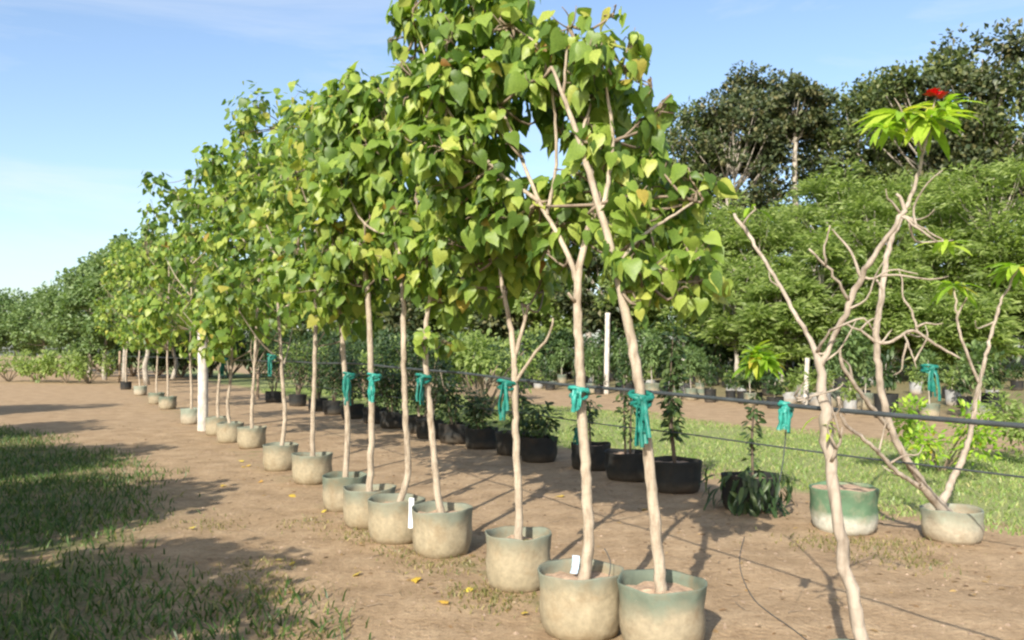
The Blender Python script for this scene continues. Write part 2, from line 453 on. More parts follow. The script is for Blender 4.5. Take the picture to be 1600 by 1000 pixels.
def ground_mat():
    m, nt = new_mat('dirt_ground')
    geo = node(nt, 'ShaderNodeNewGeometry').outputs['Position']
    sp = node(nt, 'ShaderNodeSeparateXYZ'); nt.links.new(geo, sp.inputs[0])
    x, y = sp.outputs[0], sp.outputs[1]
    s = mth(nt, 'ADD', mth(nt, 'MULTIPLY', mth(nt, 'SUBTRACT', x, float(ROW_O[0])), float(ROW_N[0])), mth(nt, 'MULTIPLY', mth(nt, 'SUBTRACT', y, float(ROW_O[1])), float(ROW_N[1])))
    nb = noise(nt, .55, 5, .6, geo); nm = noise(nt, 2.6, 6, .62, geo); nf = noise(nt, 24, 6, .65, geo); ng = noise(nt, 95, 3, .6, geo)
    dirt = ramp(nt, nm, [(.25, (.245, .168, .096)), (.5, (.35, .248, .148)), (.75, (.45, .33, .205))])
    dirt = mixc(nt, 1.0, dirt, ramp(nt, nf, [(.28, (.70, .66, .62)), (.5, (.98, .98, .98)), (.75, (1.18, 1.18, 1.16))]), 'MULTIPLY')
    dirt = mixc(nt, 1.0, dirt, ramp(nt, ng, [(.3, (.80, .78, .76)), (.7, (1.12, 1.12, 1.12))]), 'MULTIPLY')
    vor = node(nt, 'ShaderNodeTexVoronoi'); vor.inputs['Scale'].default_value = 42; nt.links.new(geo, vor.inputs['Vector'])
    speck = mth(nt, 'LESS_THAN', vor.outputs['Distance'], .16)
    dirt = mixc(nt, mth(nt, 'MULTIPLY', speck, .4), dirt, (.16, .10, .065))
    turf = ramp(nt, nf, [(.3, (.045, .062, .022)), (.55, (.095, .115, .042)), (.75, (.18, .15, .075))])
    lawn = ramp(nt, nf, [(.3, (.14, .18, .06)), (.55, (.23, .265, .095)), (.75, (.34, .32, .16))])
    wob = mth(nt, 'MULTIPLY', mth(nt, 'SUBTRACT', mth(nt, 'ADD', nb, mth(nt, 'MULTIPLY', nm, .5)), .75), 3.2)
    sw = mth(nt, 'ADD', s, wob)
    tt = mth(nt, 'ADD', mth(nt, 'MULTIPLY', mth(nt, 'SUBTRACT', x, float(ROW_O[0])), float(ROW_D[0])), mth(nt, 'MULTIPLY', mth(nt, 'SUBTRACT', y, float(ROW_O[1])), float(ROW_D[1])))
    far = mth(nt, 'MULTIPLY', mth(nt, 'MAXIMUM', mth(nt, 'SUBTRACT', tt, 10.5), 0.0), .30)
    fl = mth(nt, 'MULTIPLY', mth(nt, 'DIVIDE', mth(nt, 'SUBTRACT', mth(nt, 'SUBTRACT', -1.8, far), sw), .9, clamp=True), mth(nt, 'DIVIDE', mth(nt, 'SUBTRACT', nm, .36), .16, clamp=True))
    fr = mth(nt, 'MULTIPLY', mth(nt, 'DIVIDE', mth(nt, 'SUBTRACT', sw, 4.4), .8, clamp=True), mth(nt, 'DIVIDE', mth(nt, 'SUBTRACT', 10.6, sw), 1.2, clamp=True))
    ff = mth(nt, 'DIVIDE', mth(nt, 'SUBTRACT', sw, 15.0), 3.0, clamp=True)
    # thin moss along the foot of the pots
    moss = mth(nt, 'MULTIPLY', mth(nt, 'SUBTRACT', 1.0, mth(nt, 'DIVIDE', mth(nt, 'ABSOLUTE', mth(nt, 'ADD', s, .10)), .45), clamp=True), mth(nt, 'DIVIDE', mth(nt, 'SUBTRACT', nm, .50), .12, clamp=True))
    c = mixc(nt, mth(nt, 'MULTIPLY', moss, .75), dirt, (.13, .125, .045))
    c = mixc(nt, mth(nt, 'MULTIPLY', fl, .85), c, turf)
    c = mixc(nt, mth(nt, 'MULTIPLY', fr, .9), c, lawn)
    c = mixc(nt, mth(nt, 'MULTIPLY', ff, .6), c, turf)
    hgt = mth(nt, 'ADD', mth(nt, 'MULTIPLY', nf, 1.0), mth(nt, 'ADD', mth(nt, 'MULTIPLY', ng, .35), mth(nt, 'MULTIPLY', nm, 1.6)))
    finish(nt, c, .95, bump(nt, hgt, .75, .022), .15)
    return m
M['ground'] = ground_mat()

# ------------------------------------------------------------------ ground
def axis(lo, hi, fine_lo, fine_hi, fine, grow=1.12):
    a = list(np.arange(fine_lo, fine_hi, fine))
    st, p = fine, a[-1]
    while p < hi: st *= grow; p += st; a.append(p)
    st, p = fine, a[0]
    while p > lo: st *= grow; p -= st; a.insert(0, p)
    return np.array(a)
gx = axis(-420, 420, -4.5, 5.0, .055); gy = axis(-60, 700, 3.0, 11.5, .055)
GX, GY = np.meshgrid(gx, gy)
GZ = ground_z(GX, GY)
nx, ny = len(gx), len(gy)
i = np.arange(ny - 1)[:, None] * nx; j = np.arange(nx - 1)[None, :]
Q = np.stack([i + j, i + j + 1, i + nx + j + 1, i + nx + j], -1).reshape(-1, 4)
ground = put('ground', tri_mesh('ground', np.column_stack([GX.ravel(), GY.ravel(), GZ.ravel()]), quads_to_tris(Q), M['ground'], None, True))
tag(ground, kind='structure')

# ------------------------------------------------------------------ pots
def make_pot(mat, r=.235, h=.36, soil=.07, seed=0, sag=.007, label=None):
    """returns (pot mesh, soil mesh) standing on z=0"""
    q = np.random.default_rng(seed)
    k = q.uniform(0, 6.28, 6); a = q.uniform(.5, 1.2, 6) * sag
    def wob(ang, rr, zz):
        u = zz / h
        d = a[0] * np.sin(2 * ang + k[0]) + a[1] * np.sin(3 * ang + k[1]) * u + .8 * a[2] * np.sin(7 * ang + k[2] + 6 * u) * np.sin(3.1 * u + k[4]) + .35 * a[3] * np.sin(11 * ang + k[3] - 9 * u)
        return rr + d * (rr / r), zz + u * u * (a[4] * np.sin(2 * ang + k[4]) + .8 * a[5] * np.sin(5 * ang + k[5]))
    prof = [(.02, .0), (r * .74, .0), (r * .85, h * .05), (r * .93, h * .16), (r * .975, h * .34), (r * .985, h * .5), (r * .965, h * .64), (r * .985, h * .78), (r * 1.0, h * .9), (r * 1.015, h * .97), (r * 1.01, h * 1.0),
            (r * .975, h * .985), (r * .955, h * .9), (r * .94, h - soil - .03)]
    V, F = lathe(prof, 32, wob)
    pot = tri_mesh('pot', V, F, mat, None, True)
    rs = r * .955
    ang = np.linspace(0, 2 * np.pi, 24, endpoint=False)
    SV = [np.array([[0, 0, h - soil + .015]])]
    for f in (.35, .7, 1.0):
        zz = h - soil + q.normal(0, .008, 24) + .01 * (1 - f)
        SV.append(np.stack([rs * f * np.cos(ang), rs * f * np.sin(ang), zz], -1))
    SV = np.vstack(SV)
    SF = [[0, 1 + j, 1 + (j + 1) % 24] for j in range(24)]
    for b in (0, 1):
        for j in range(24):
            p0, p1 = 1 + b * 24 + j, 1 + b * 24 + (j + 1) % 24
            SF += [[p0, p0 + 24, p1 + 24], [p0, p1 + 24, p1]]
    return pot, tri_mesh('soil', SV, np.array(SF), M['potting_soil'], None, True)

# ------------------------------------------------------------------ crown builder
LEAF_MESH = {}
def leaf_mesh(kind):
    if kind not in LEAF_MESH:
        LEAF_MESH[kind] = [tri_mesh('leaf', v, f, M[kind], None, True) for v, f in HEART_FINE]
    return LEAF_MESH[kind]

def blob_leaves(blobs, density, size, droop=1.0):
    """leaf positions, tip directions, normals and sizes for a list of (centre, radius)"""
    P, D, N, S = [], [], [], []
    for c, r in blobs:
        n = max(4, int(density * (r / .15) ** 2 * random.uniform(.8, 1.2)))
        d = unit(rng.normal(size=(n, 3)))
        rad = r * rng.uniform(.2, 1.3, n) ** .6
        p = c + d * rad[:, None] * [1, 1, .95]
        P.append(p)
        D.append(unit(d * .55 + [0, 0, -droop] + rng.normal(0, .42, (n, 3))))
        N.append(unit(d * .8 + [-.2, -.35, .45] + rng.normal(0, .45, (n, 3))))
        S.append(size * (.5 + .8 * rng.random(n) ** 1.2))
    return np.vstack(P), np.vstack(D), np.vstack(N), np.concatenate(S)

def twigs_for(blobs, forks, r0=.010, k=5):
    mb = MB()
    forks = np.asarray(forks)
    for c, r in blobs:
        dd = np.linalg.norm(forks - c, axis=1) + .6 * np.clip(forks[:, 2] - c[2], 0, None) * 2
        a = forks[np.argmin(dd)]
        m = (a + c) / 2 + rng.normal(0, .05, 3) + [0, 0, -.04]
        mb.add(tube([a, m, c], [r0, r0 * .8, r0 * .5], 5, .10), 0)
        for _ in range(k):
            e = c + unit(rng.normal(size=3)) * r * random.uniform(.6, 1.0)
            mb.add(tube([c + (a - c) * random.uniform(0, .3), (c + e) / 2 + rng.normal(0, .02, 3), e], [r0 * .5, r0 * .4, r0 * .22], 4, .2), 0)
    return mb

def build_crown(rt, base, blobs, forks, leafkind, density, size, n_objects=300, droop=1.0, twig_r=.010):
    P, D, N, S = blob_leaves(blobs, density, size, droop)
    key = np.linalg.norm(P - [0, 0, EYE], axis=1) - 4 * S
    order = np.argsort(key)
    near, rest = order[:n_objects], order[n_objects:]
    mb = twigs_for(blobs, forks, twig_r)
    if len(rest):
        third = np.array_split(rng.permutation(rest), 3)
        for tm, idx in zip(HEART_FINE if leafkind == 'heart_leaf' else HEART, third):
            if len(idx): mb.add(scatter(tm, P[idx], D[idx], N[idx], S[idx]), 1)
    crown = mb.build('crown', [M['twig'], M[leafkind]], rt, base, True)
    crown['kind'] = 'stuff'
    X, Dd, Nn = frames(D, N)
    meshes = leaf_mesh(leafkind)
    for q, k in enumerate(near):
        o = bpy.data.objects.new('leaf', meshes[q % 3])
        mm = np.eye(4); mm[:3, 0] = X[k] * S[k]; mm[:3, 1] = Dd[k] * S[k]; mm[:3, 2] = Nn[k] * S[k]; mm[:3, 3] = P[k] - base
        o.parent = crown
        o.matrix_basis = Matrix(mm.tolist())
        col.objects.link(o)
    return crown

def potted(base_xy, label, pot_kind, cat='potted tree', group=None, r=.235, h=.36, seed=0, soil=.07, name='potted_tree'):
    z = float(ground_z(*base_xy)) - .012
    base = np.array([base_xy[0], base_xy[1], z])
    rt = root(name, base, label, cat, group)
    pm, sm = make_pot(M[pot_kind], r, h, soil, seed)
    po = put('pot', pm, rt); po.rotation_euler.z = random.uniform(0, 6)
    put('soil', sm, rt)
    return rt, base

G_A = 'young trees potted in a row along the support pipe'
def px_path(pts):
    return [pt(*p) for p in pts]

# --- the near trees of the row, each drawn after its own trunk and limbs
def row_tree(base_xy, label, pot_kind, trunk, rad, limbs, blobs, density, size, seed, leafkind='heart_leaf', r=.235, h=.36, n_objects=300):
    rt, base = potted(base_xy, label, pot_kind, group=G_A, seed=seed, r=r, h=h)
    T = [base + [0, 0, h - .12]] + px_path(trunk)
    put('trunk', tri_mesh('trunk', *[a for a in (lambda vf: (vf[0] - base, vf[1]))(tube(T, [rad[0] * 1.12] + list(rad[1] * .6 + (rad[0] - rad[1] * .6) * (1 - np.linspace(0, 1, len(trunk)) ** 1.5)), 12, .05, .045, .0025))], M['bark'], None, True), rt)
    forks = list(T[len(T) // 2:])
    for lm, r0, r1 in limbs:
        L = px_path(lm)
        V, F = tube(L, np.linspace(r0, r1, len(L)), 8, .05, .04, .002)
        put('branch', tri_mesh('branch', V - base, F, M['bark'], None, True), rt)
        forks += L[1:]
    bl = [(pt(a, b, c), d * c / FOC) for a, b, c, d in blobs]
    bl += [(p + np.array([random.uniform(-.05, .16), random.uniform(.28, .6), random.uniform(-.10, .02)]), q * 1.05) for p, q in bl if q > .085]  # larger clumps repeated farther back, added to thicken the shade behind the row
    build_crown(rt, base, bl, forks, leafkind, density, size, n_objects)
    return rt

row_tree((.80, 4.53), 'leaning young tree in faded green pot with the biggest green tie bunched on its trunk', 'pot_green',
         [(1030, 880, 4.53), (1022, 800, 4.52), (1006, 660, 4.50), (986, 530, 4.48), (970, 455, 4.46), (955, 390, 4.46), (935, 320, 4.48), (905, 220, 4.5), (880, 150, 4.52), (862, 105, 4.55)], (.031, .013),
         [([(962, 420, 4.46), (1000, 372, 4.55), (1085, 315, 4.7)], .014, .006), ([(940, 335, 4.48), (958, 220, 4.5), (940, 90, 4.45)], .015, .006),
          ([(970, 458, 4.46), (1015, 445, 4.55), (1090, 440, 4.7)], .012, .005), ([(905, 220, 4.5), (930, 150, 4.6), (985, 100, 4.5)], .010, .005), ([(880, 150, 4.52), (885, 90, 4.5), (888, 40, 4.5)], .009, .005)],
         [(985, 405, 4.4, 40), (1030, 415, 4.55, 32), (1095, 440, 4.7, 34), (1088, 298, 4.7, 34), (1040, 300, 4.9, 34), (985, 305, 4.4, 30), (955, 255, 4.6, 34), (1005, 185, 4.6, 26), (1042, 162, 4.6, 14), (975, 110, 4.5, 34), (935, 80, 4.4, 42), (888, 45, 4.5, 40), (905, 130, 4.6, 38), (945, 165, 4.7, 36), (998, 475, 4.4, 20), (1110, 380, 4.8, 20), (1060, 360, 5.0, 26), (930, 340, 4.7, 30), (960, 20, 4.5, 14), (1000, 425, 4.4, 30), (1060, 455, 4.6, 20), (1122, 440, 4.7, 14), (960, 345, 4.5, 28), (1020, 250, 4.7, 26), (985, 62, 4.5, 22), (915, 182, 4.6, 32), (862, 82, 4.6, 28), (1002, 132, 4.5, 22), (1072, 268, 4.7, 18), (940, 222, 4.5, 32), (1012, 345, 4.7, 32), (895, 265, 4.7, 24), (1080, 400, 4.6, 26)],
         42, .096, 1)
row_tree((.39, 4.76), 'young tree with a forked trunk, its faded pot touching the green pot beside it', 'pot_olive',
         [(920, 850, 4.76), (917, 760, 4.75), (909, 640, 4.75), (904, 520, 4.76), (903, 440, 4.78), (913, 380, 4.85), (930, 300, 4.9), (905, 205, 4.9), (888, 160, 4.85)], (.031, .012),
         [([(903, 445, 4.78), (888, 400, 4.8), (868, 360, 4.85), (842, 315, 4.9), (810, 235, 4.95), (780, 165, 4.95), (745, 110, 4.95)], .018, .006), ([(902, 475, 4.77), (888, 458, 4.7)], .012, .008),
          ([(842, 315, 4.9), (770, 260, 5.0), (700, 170, 5.0), (650, 50, 5.1)], .013, .005), ([(855, 340, 4.88), (870, 230, 4.8), (850, 90, 4.7), (800, 40, 4.8)], .012, .005)],
         [(700, 60, 5.0, 46), (760, 115, 4.9, 44), (652, 28, 5.1, 36), (690, 150, 5.0, 46), (785, 40, 4.8, 44), (735, 215, 5.0, 46), (618, 62, 5.1, 14), (775, 285, 5.0, 36), (840, 65, 4.8, 34), (860, 300, 5.1, 34), (900, 320, 5.0, 30), (830, 350, 5.2, 38), (660, 225, 5.1, 44), (835, 125, 4.7, 30), (870, 110, 4.9, 26), (745, 10, 4.9, 36), (640, 150, 5.1, 36), (875, 210, 5.0, 22), (700, 290, 5.2, 38), (622, 20, 5.1, 22), (680, -20, 5.0, 42), (740, -30, 4.9, 42), (800, -15, 4.8, 36), (632, 112, 5.1, 24), (712, 110, 4.9, 42), (768, 190, 4.9, 30), (870, 300, 5.0, 32), (800, 315, 5.0, 38), (760, 340, 5.1, 38), (850, 392, 5.0, 24), (812, 120, 4.8, 28), (690, 232, 4.9, 42), (880, 350, 4.9, 24)],
         42, .098, 2)
row_tree((.043, 5.69), 'young tree with a low bare V fork above the hanging green strip', 'pot_olive',
         [(811, 800, 5.69), (807, 700, 5.68), (804, 610, 5.67), (803, 560, 5.67), (797, 505, 5.68), (788, 465, 5.7), (778, 400, 5.75), (765, 330, 5.8)], (.026, .010),
         [([(803, 560, 5.67), (816, 515, 5.65), (826, 476, 5.62)], .017, .009), ([(804, 600, 5.67), (830, 560, 5.6), (857, 525, 5.55), (864, 497, 5.5)], .013, .006), ([(820, 500, 5.64), (815, 475, 5.68)], .009, .006), ([(778, 400, 5.75), (735, 350, 5.8), (715, 320, 5.8)], .009, .005)],
         [(770, 365, 5.7, 42), (722, 330, 5.8, 40), (800, 415, 5.9, 24), (765, 300, 5.8, 42), (820, 380, 5.9, 30), (740, 400, 5.9, 30), (752, 450, 5.9, 24), (700, 380, 5.8, 32), (850, 430, 6.0, 20), (790, 340, 5.7, 34)], 36, .102, 3, r=.215, h=.37)
row_tree((-.55, 6.67), 'slender young tree leaning back over the round beige pot with no white tag', 'pot_olive',
         [(683, 760, 6.67), (677, 700, 6.66), (668, 600, 6.66), (664, 530, 6.66), (672, 470, 6.68), (695, 425, 6.7), (745, 383, 6.75)], (.028, .011),
         [([(672, 470, 6.68), (665, 400, 6.6), (650, 310, 6.6)], .015, .006), ([(695, 425, 6.7), (700, 350, 6.6), (690, 280, 6.6)], .011, .005)],
         [(672, 405, 6.5, 32), (642, 375, 6.5, 32), (692, 335, 6.6, 40), (650, 300, 6.7, 34), (705, 440, 6.7, 32), (658, 530, 6.6, 18), (745, 440, 6.9, 30), (735, 375, 6.9, 36), (690, 480, 6.8, 22), (720, 280, 6.9, 36), (682, 375, 6.6, 32), (622, 335, 6.6, 30), (650, 440, 6.6, 22), (602, 405, 6.8, 22)], 36, .105, 4, r=.245, h=.37)
row_tree((-.975, 7.12), 'tall straight young tree in the beige pot that has the white tag against it', 'pot_olive',
         [(637, 740, 7.12), (634, 660, 7.1), (631, 560, 7.1), (629, 430, 7.1), (618, 370, 7.1), (606, 300, 7.1), (600, 200, 7.1), (590, 140, 7.1)], (.027, .012),
         [([(618, 370, 7.1), (570, 350, 7.1), (535, 290, 7.2)], .013, .006), ([(606, 300, 7.1), (640, 240, 7.0), (655, 150, 6.9)], .013, .006), ([(603, 250, 7.1), (560, 200, 7.1), (540, 160, 7.1)], .011, .005)],
         [(642, 408, 7.0, 24), (600, 170, 7.0, 42), (560, 150, 7.1, 38), (622, 220, 7.0, 42), (572, 225, 7.0, 42), (530, 180, 7.2, 38), (600, 285, 7.1, 40), (545, 270, 7.1, 38), (645, 125, 6.9, 38), (665, 190, 6.9, 38), (620, 355, 7.2, 28), (580, 140, 7.3, 30), (520, 230, 7.3, 34), (575, 320, 7.3, 24), (560, 385, 7.2, 24), (590, 345, 7.2, 24), (510, 300, 7.3, 30), (545, 130, 7.1, 28)], 36, .105, 5)

# --- the trees further along: own trunk, limbs and a crown of leaf clumps
def auto_tree(base_xy, H, low, rx, label, pot_kind, seed, leafkind='row_leaf', n_objects=0, size=.125, nblob=18, density=11, lean=(0, 0), r=.235, name='potted_tree', cat='potted tree', pot=True, group=G_A, rad=.029, bl_r=(.19, .36)):
    global rng
    keep = rng; rng = np.random.default_rng(1000 + seed); random.seed(1000 + seed)
    if pot:
        rt, base = potted(base_xy, label, pot_kind, cat, group, r=r, seed=seed, name=name)
        z0 = .22
    else:
        base = np.array([base_xy[0], base_xy[1], float(ground_z(*base_xy)) - .03])
        rt = root(name, base, label, cat, group); z0 = 0
    f = base + [lean[0] * .5, lean[1] * .5, low + .25]
    top = base + [lean[0], lean[1], H - .75]
    mid = (base + f) / 2 + rng.normal(0, .03, 3)
    T = [base + [0, 0, z0], mid, f, (f + top) / 2 + rng.normal(0, .08, 3), top]
    V, F = tube(T, [rad * 1.1, rad, rad * .85, rad * .55, rad * .25], 10, .10, .04, .003)
    put('trunk', tri_mesh('trunk', V - base, F, M['bark'], None, True), rt)
    forks = [f, (f + top) / 2, top]
    for q in range(5):
        a = f + (top - f) * random.uniform(0, .55)
        an = q * 1.257 + random.uniform(-.4, .4)
        e = a + [rx * .75 * math.cos(an), rx * .75 * math.sin(an), random.uniform(.5, 1.1)]
        V, F = tube([a, (a + e) / 2 + [0, 0, -.08], e], [rad * .5, rad * .36, rad * .18], 6, .1, .04)
        put('branch', tri_mesh('branch', V - base, F, M['bark'], None, True), rt)
        forks += [(a + e) / 2, e]
    cz = (low + H) / 2; hz = (H - low) / 2
    bl = []
    for q in range(nblob):
        d = unit(rng.normal(size=3)); rr = random.uniform(.35, 1.0) ** .5
        d = np.sign(d) * np.abs(d) ** .75
        br = random.uniform(*bl_r)
        c = base + [lean[0] * .8, lean[1] * .8, cz] + d * rr * np.array([rx, rx, hz]) * .84
        bl.append((c, br))
    build_crown(rt, base, bl, forks, leafkind, density, size, n_objects, .8, .009)
    rng = keep
    return rt

def at(px, y):
    return ((px - 800) / FOC * y, y)

ROW = [  # px of the trunk, depth, height, lowest leaves, crown radius, pot, label
    (578, 7.75, 4.15, 1.95, .60, 'pot_olive', 'leafy young tree whose pot overlaps the white-tagged pot, green tie on its trunk', 300),
    (541, 8.6, 4.45, 1.70, .70, 'pot_green', 'leafy young tree two pots past the white-tagged pot, toward the white post', 300),
    (490, 10.2, 5.1, 1.40, .90, 'pot_olive', 'leafy young tree three pots past the white-tagged pot, in a narrow beige pot', 300),
    (440, 11.4, 5.5, 1.1, 1.0, 'pot_olive', 'young tree in a broad beige pot with leaves hanging nearly to the pipe', 300),
    (395, 13.9, 5.7, 1.05, 1.1, 'pot_olive', 'leafy young tree, third pot on the near side of the white post', 0),
    (362, 14.9, 5.6, 1.1, 1.1, 'pot_olive', 'leafy young tree, second pot on the near side of the white post', 0),
    (342, 16.3, 6.0, 1.2, 1.15, 'pot_olive', 'leafy young tree in the pot standing right against the white post', 0),
    (301, 18.7, 6.3, 1.3, 1.2, 'pot_pale', 'leafy young tree in a lone pale pot just past the white post', 0),
    (264, 23.5, 5.5, 1.4, 1.3, 'pot_green', 'young tree in a greenish pot, second past the white post', 0),
    (246, 26.0, 5.6, 1.4, 1.3, 'pot_green', 'young tree in a greenish pot, third past the white post', 0),
    (221, 31.5, 6.4, 1.5, 1.4, 'pot_pale', 'young tree in a small pale pot, fourth past the white post', 0),
    (198, 36.5, 6.6, 1.5, 1.5, 'pot_black', 'young tree at the far end of the pot row with a pale trunk', 0),
]
for q, (px, y, H, low, rx, pk, lb, no) in enumerate(ROW):
    auto_tree(at(px, y), H, low, rx, lb, pk, 20 + q, n_objects=no, nblob=int(22 + rx * 13), density=16 if y < 12 else 11, size=.112 if y < 12 else .145, lean=(random.uniform(-.15, .1), random.uniform(-.15, .2)))

# shade trees on the grass strip across the path; their shadows fall into view
for q, (x, y, H, rx, lb) in enumerate([
        (-4.45, 1.0, 3.75, 1.25, 'leafy tree on the grass strip shading the nearest grass'),
        (-6.5, 4.3, 3.7, 1.75, 'leafy tree on the grass strip shading the grass opposite the tagged pot'),
        (-8.9, 8.0, 3.9, 1.8, 'leafy tree on the grass strip shading the grass opposite the broad beige pot'),
        (-12.1, 12.7, 4.0, 1.8, 'leafy tree on the grass strip shading the path opposite the white post'),
        (-15.6, 19.0, 4.6, 1.8, 'leafy tree on the grass strip shading the far end of the path')]):
    auto_tree((x, y), H, 1.1, rx, lb, None, 60 + q, size=.17, nblob=60, density=11, pot=False, name='shade_tree', cat='tree', group=None, rad=.07, bl_r=(.3, .55))

# ------------------------------------------------------------------ bare-branched trees on the right
def lance_tuft(c, n, length, up=.25, template=LANCE, spread=1.0):
    c = np.asarray(c, float)
    a = rng.uniform(0, 2 * np.pi, n)
    D = np.stack([np.cos(a) * spread, np.sin(a) * spread, rng.uniform(-.35, up + .35, n)], -1)
    N = np.stack([np.cos(a) * -.2, np.sin(a) * -.2, np.full(n, 1.0)], -1) + rng.normal(0, .15, (n, 3))
    P = c + rng.normal(0, .015, (n, 3))
    return P, D, N, length * rng.uniform(.65, 1.1, n)
LANCE_ME = tri_mesh('leaf', *LANCE, M['bright_leaf'], None, True)
def add_tuft(rt, base, c, n, length, **kw):
    P, D, N, S = lance_tuft(c, n, length, **kw)
    X, D, N = frames(D, N)
    for k in range(n):
        o = bpy.data.objects.new('leaf', LANCE_ME)
        mm = np.eye(4); mm[:3, 0] = X[k] * S[k]; mm[:3, 1] = D[k] * S[k]; mm[:3, 2] = N[k] * S[k]; mm[:3, 3] = P[k] - base
        o.parent = rt; o.matrix_basis = Matrix(mm.tolist()); col.objects.link(o)
def bare_tree(base_xy, label, pot_kind, trunk, limbs, tufts, seed, r=.24, h=.36, slim=.70):
    rt, base = potted(base_xy, label, pot_kind, 'potted tree', None, r=r, h=h, seed=seed)
    P = [base + [0, 0, h - .12]] + [pt(a, b, c) for a, b, c, _ in trunk]
    V, F = tube(P, [trunk[0][3] * slim * 1.1] + [w * slim for *_, w in trunk], 12, .05, .06, .005)
    put('trunk', tri_mesh('trunk', V - base, F, M['bark_pale'], None, True), rt)
    for lm in limbs:
        V, F = tube([pt(a, b, c) for a, b, c, _ in lm], [w * slim for *_, w in lm], 8, .04, .06, .004)
        put('branch', tri_mesh('branch', V - base, F, M['bark_pale'], None, True), rt)
    for lm in limbs:
        L = [pt(a, b, c) for a, b, c, _ in lm]
        if len(L) < 3: continue
        for k in range(len(L) - 1):
            for _ in range(random.choice((0, 0, 1, 1))):
                u = random.random(); p = L[k] * (1 - u) + L[k + 1] * u
                ax = unit(L[k + 1] - L[k]); d = unit(rng.normal(size=3) * [1, .6, .7] + ax * .6 + [0, 0, .25])
                ln = random.uniform(.07, .20) * (1.4 if base_xy[1] > 5 else 1.0)
                w = (.0042 if base_xy[1] < 5 else .0075)
                e = p + d * ln
                V, F = tube([p, p + d * ln * .5 + rng.normal(0, .02, 3), e, e + unit(d + rng.normal(0, .4, 3) + [0, 0, .3]) * ln * .4], [w * 1.4, w, w * .8, w * .4], 6, .04, .06)
                put('twig', tri_mesh('twig', V - base, F, M['bark_pale'], None, True), rt)
    for (a, b, c), n, ln, kw in tufts:
        add_tuft(rt, base, pt(a, b, c), n, ln, **kw)
    return rt, base
y0 = 3.42
t0, b0 = bare_tree((1.42, 3.40), 'bare-branched pale tree leaning across the support pipe, trunk knotted at the pipe', 'pot_green',
    [(1343, 985, 3.40, .040), (1330, 920, 3.42, .037), (1312, 830, 3.46, .033), (1299, 740, 3.5, .032), (1293, 690, 3.52, .040), (1289, 640, 3.54, .032), (1284, 585, 3.56, .027), (1276, 553, 3.58, .021)],
    [[(1276, 556, 3.58, .020), (1265, 530, 3.62, .015), (1247, 500, 3.68, .014), (1215, 440, 3.78, .012), (1180, 385, 3.88, .012), (1160, 352, 3.92, .014), (1147, 334, 3.94, .010)],
     [(1282, 575, 3.57, .019), (1298, 540, 3.55, .015), (1315, 500, 3.52, .017), (1330, 465, 3.5, .019), (1347, 432, 3.47, .019), (1366, 400, 3.42, .014), (1386, 368, 3.38, .013), (1408, 338, 3.36, .015), (1413, 320, 3.36, .012), (1400, 303, 3.36, .008)],
     [(1327, 470, 3.5, .012), (1308, 442, 3.46, .008), (1290, 415, 3.44, .008), (1264, 389, 3.42, .006)],
     [(1290, 415, 3.44, .007), (1288, 385, 3.42, .006), (1297, 352, 3.4, .005)],
     [(1346, 434, 3.47, .012), (1335, 405, 3.5, .008), (1318, 380, 3.52, .007), (1300, 358, 3.54, .005)],
     [(1347, 432, 3.47, .010), (1370, 434, 3.46, .006), (1392, 420, 3.44, .005), (1434, 428, 3.4, .004)],
     [(1276, 552, 3.58, .012), (1288, 530, 3.5, .008), (1297, 515, 3.46, .006)],
     [(1289, 610, 3.55, .010), (1270, 618, 3.5, .006), (1246, 626, 3.46, .004)],
     [(1408, 338, 3.36, .009), (1425, 352, 3.34, .007), (1465, 378, 3.3, .006)],
     [(1160, 352, 3.92, .008), (1172, 335, 3.9, .006), (1178, 322, 3.88, .004)],
     [(1299, 720, 3.5, .014), (1312, 690, 3.44, .008), (1316, 668, 3.4, .005)]],
    [((1178, 320, 3.88), 4, .09, {}), ((1148, 335, 3.94), 3, .05, {}), ((1300, 358, 3.54), 4, .07, {}), ((1290, 655, 3.5), 4, .09, {}), ((1470, 380, 3.3), 4, .10, {})], 81)
y1 = 7.2
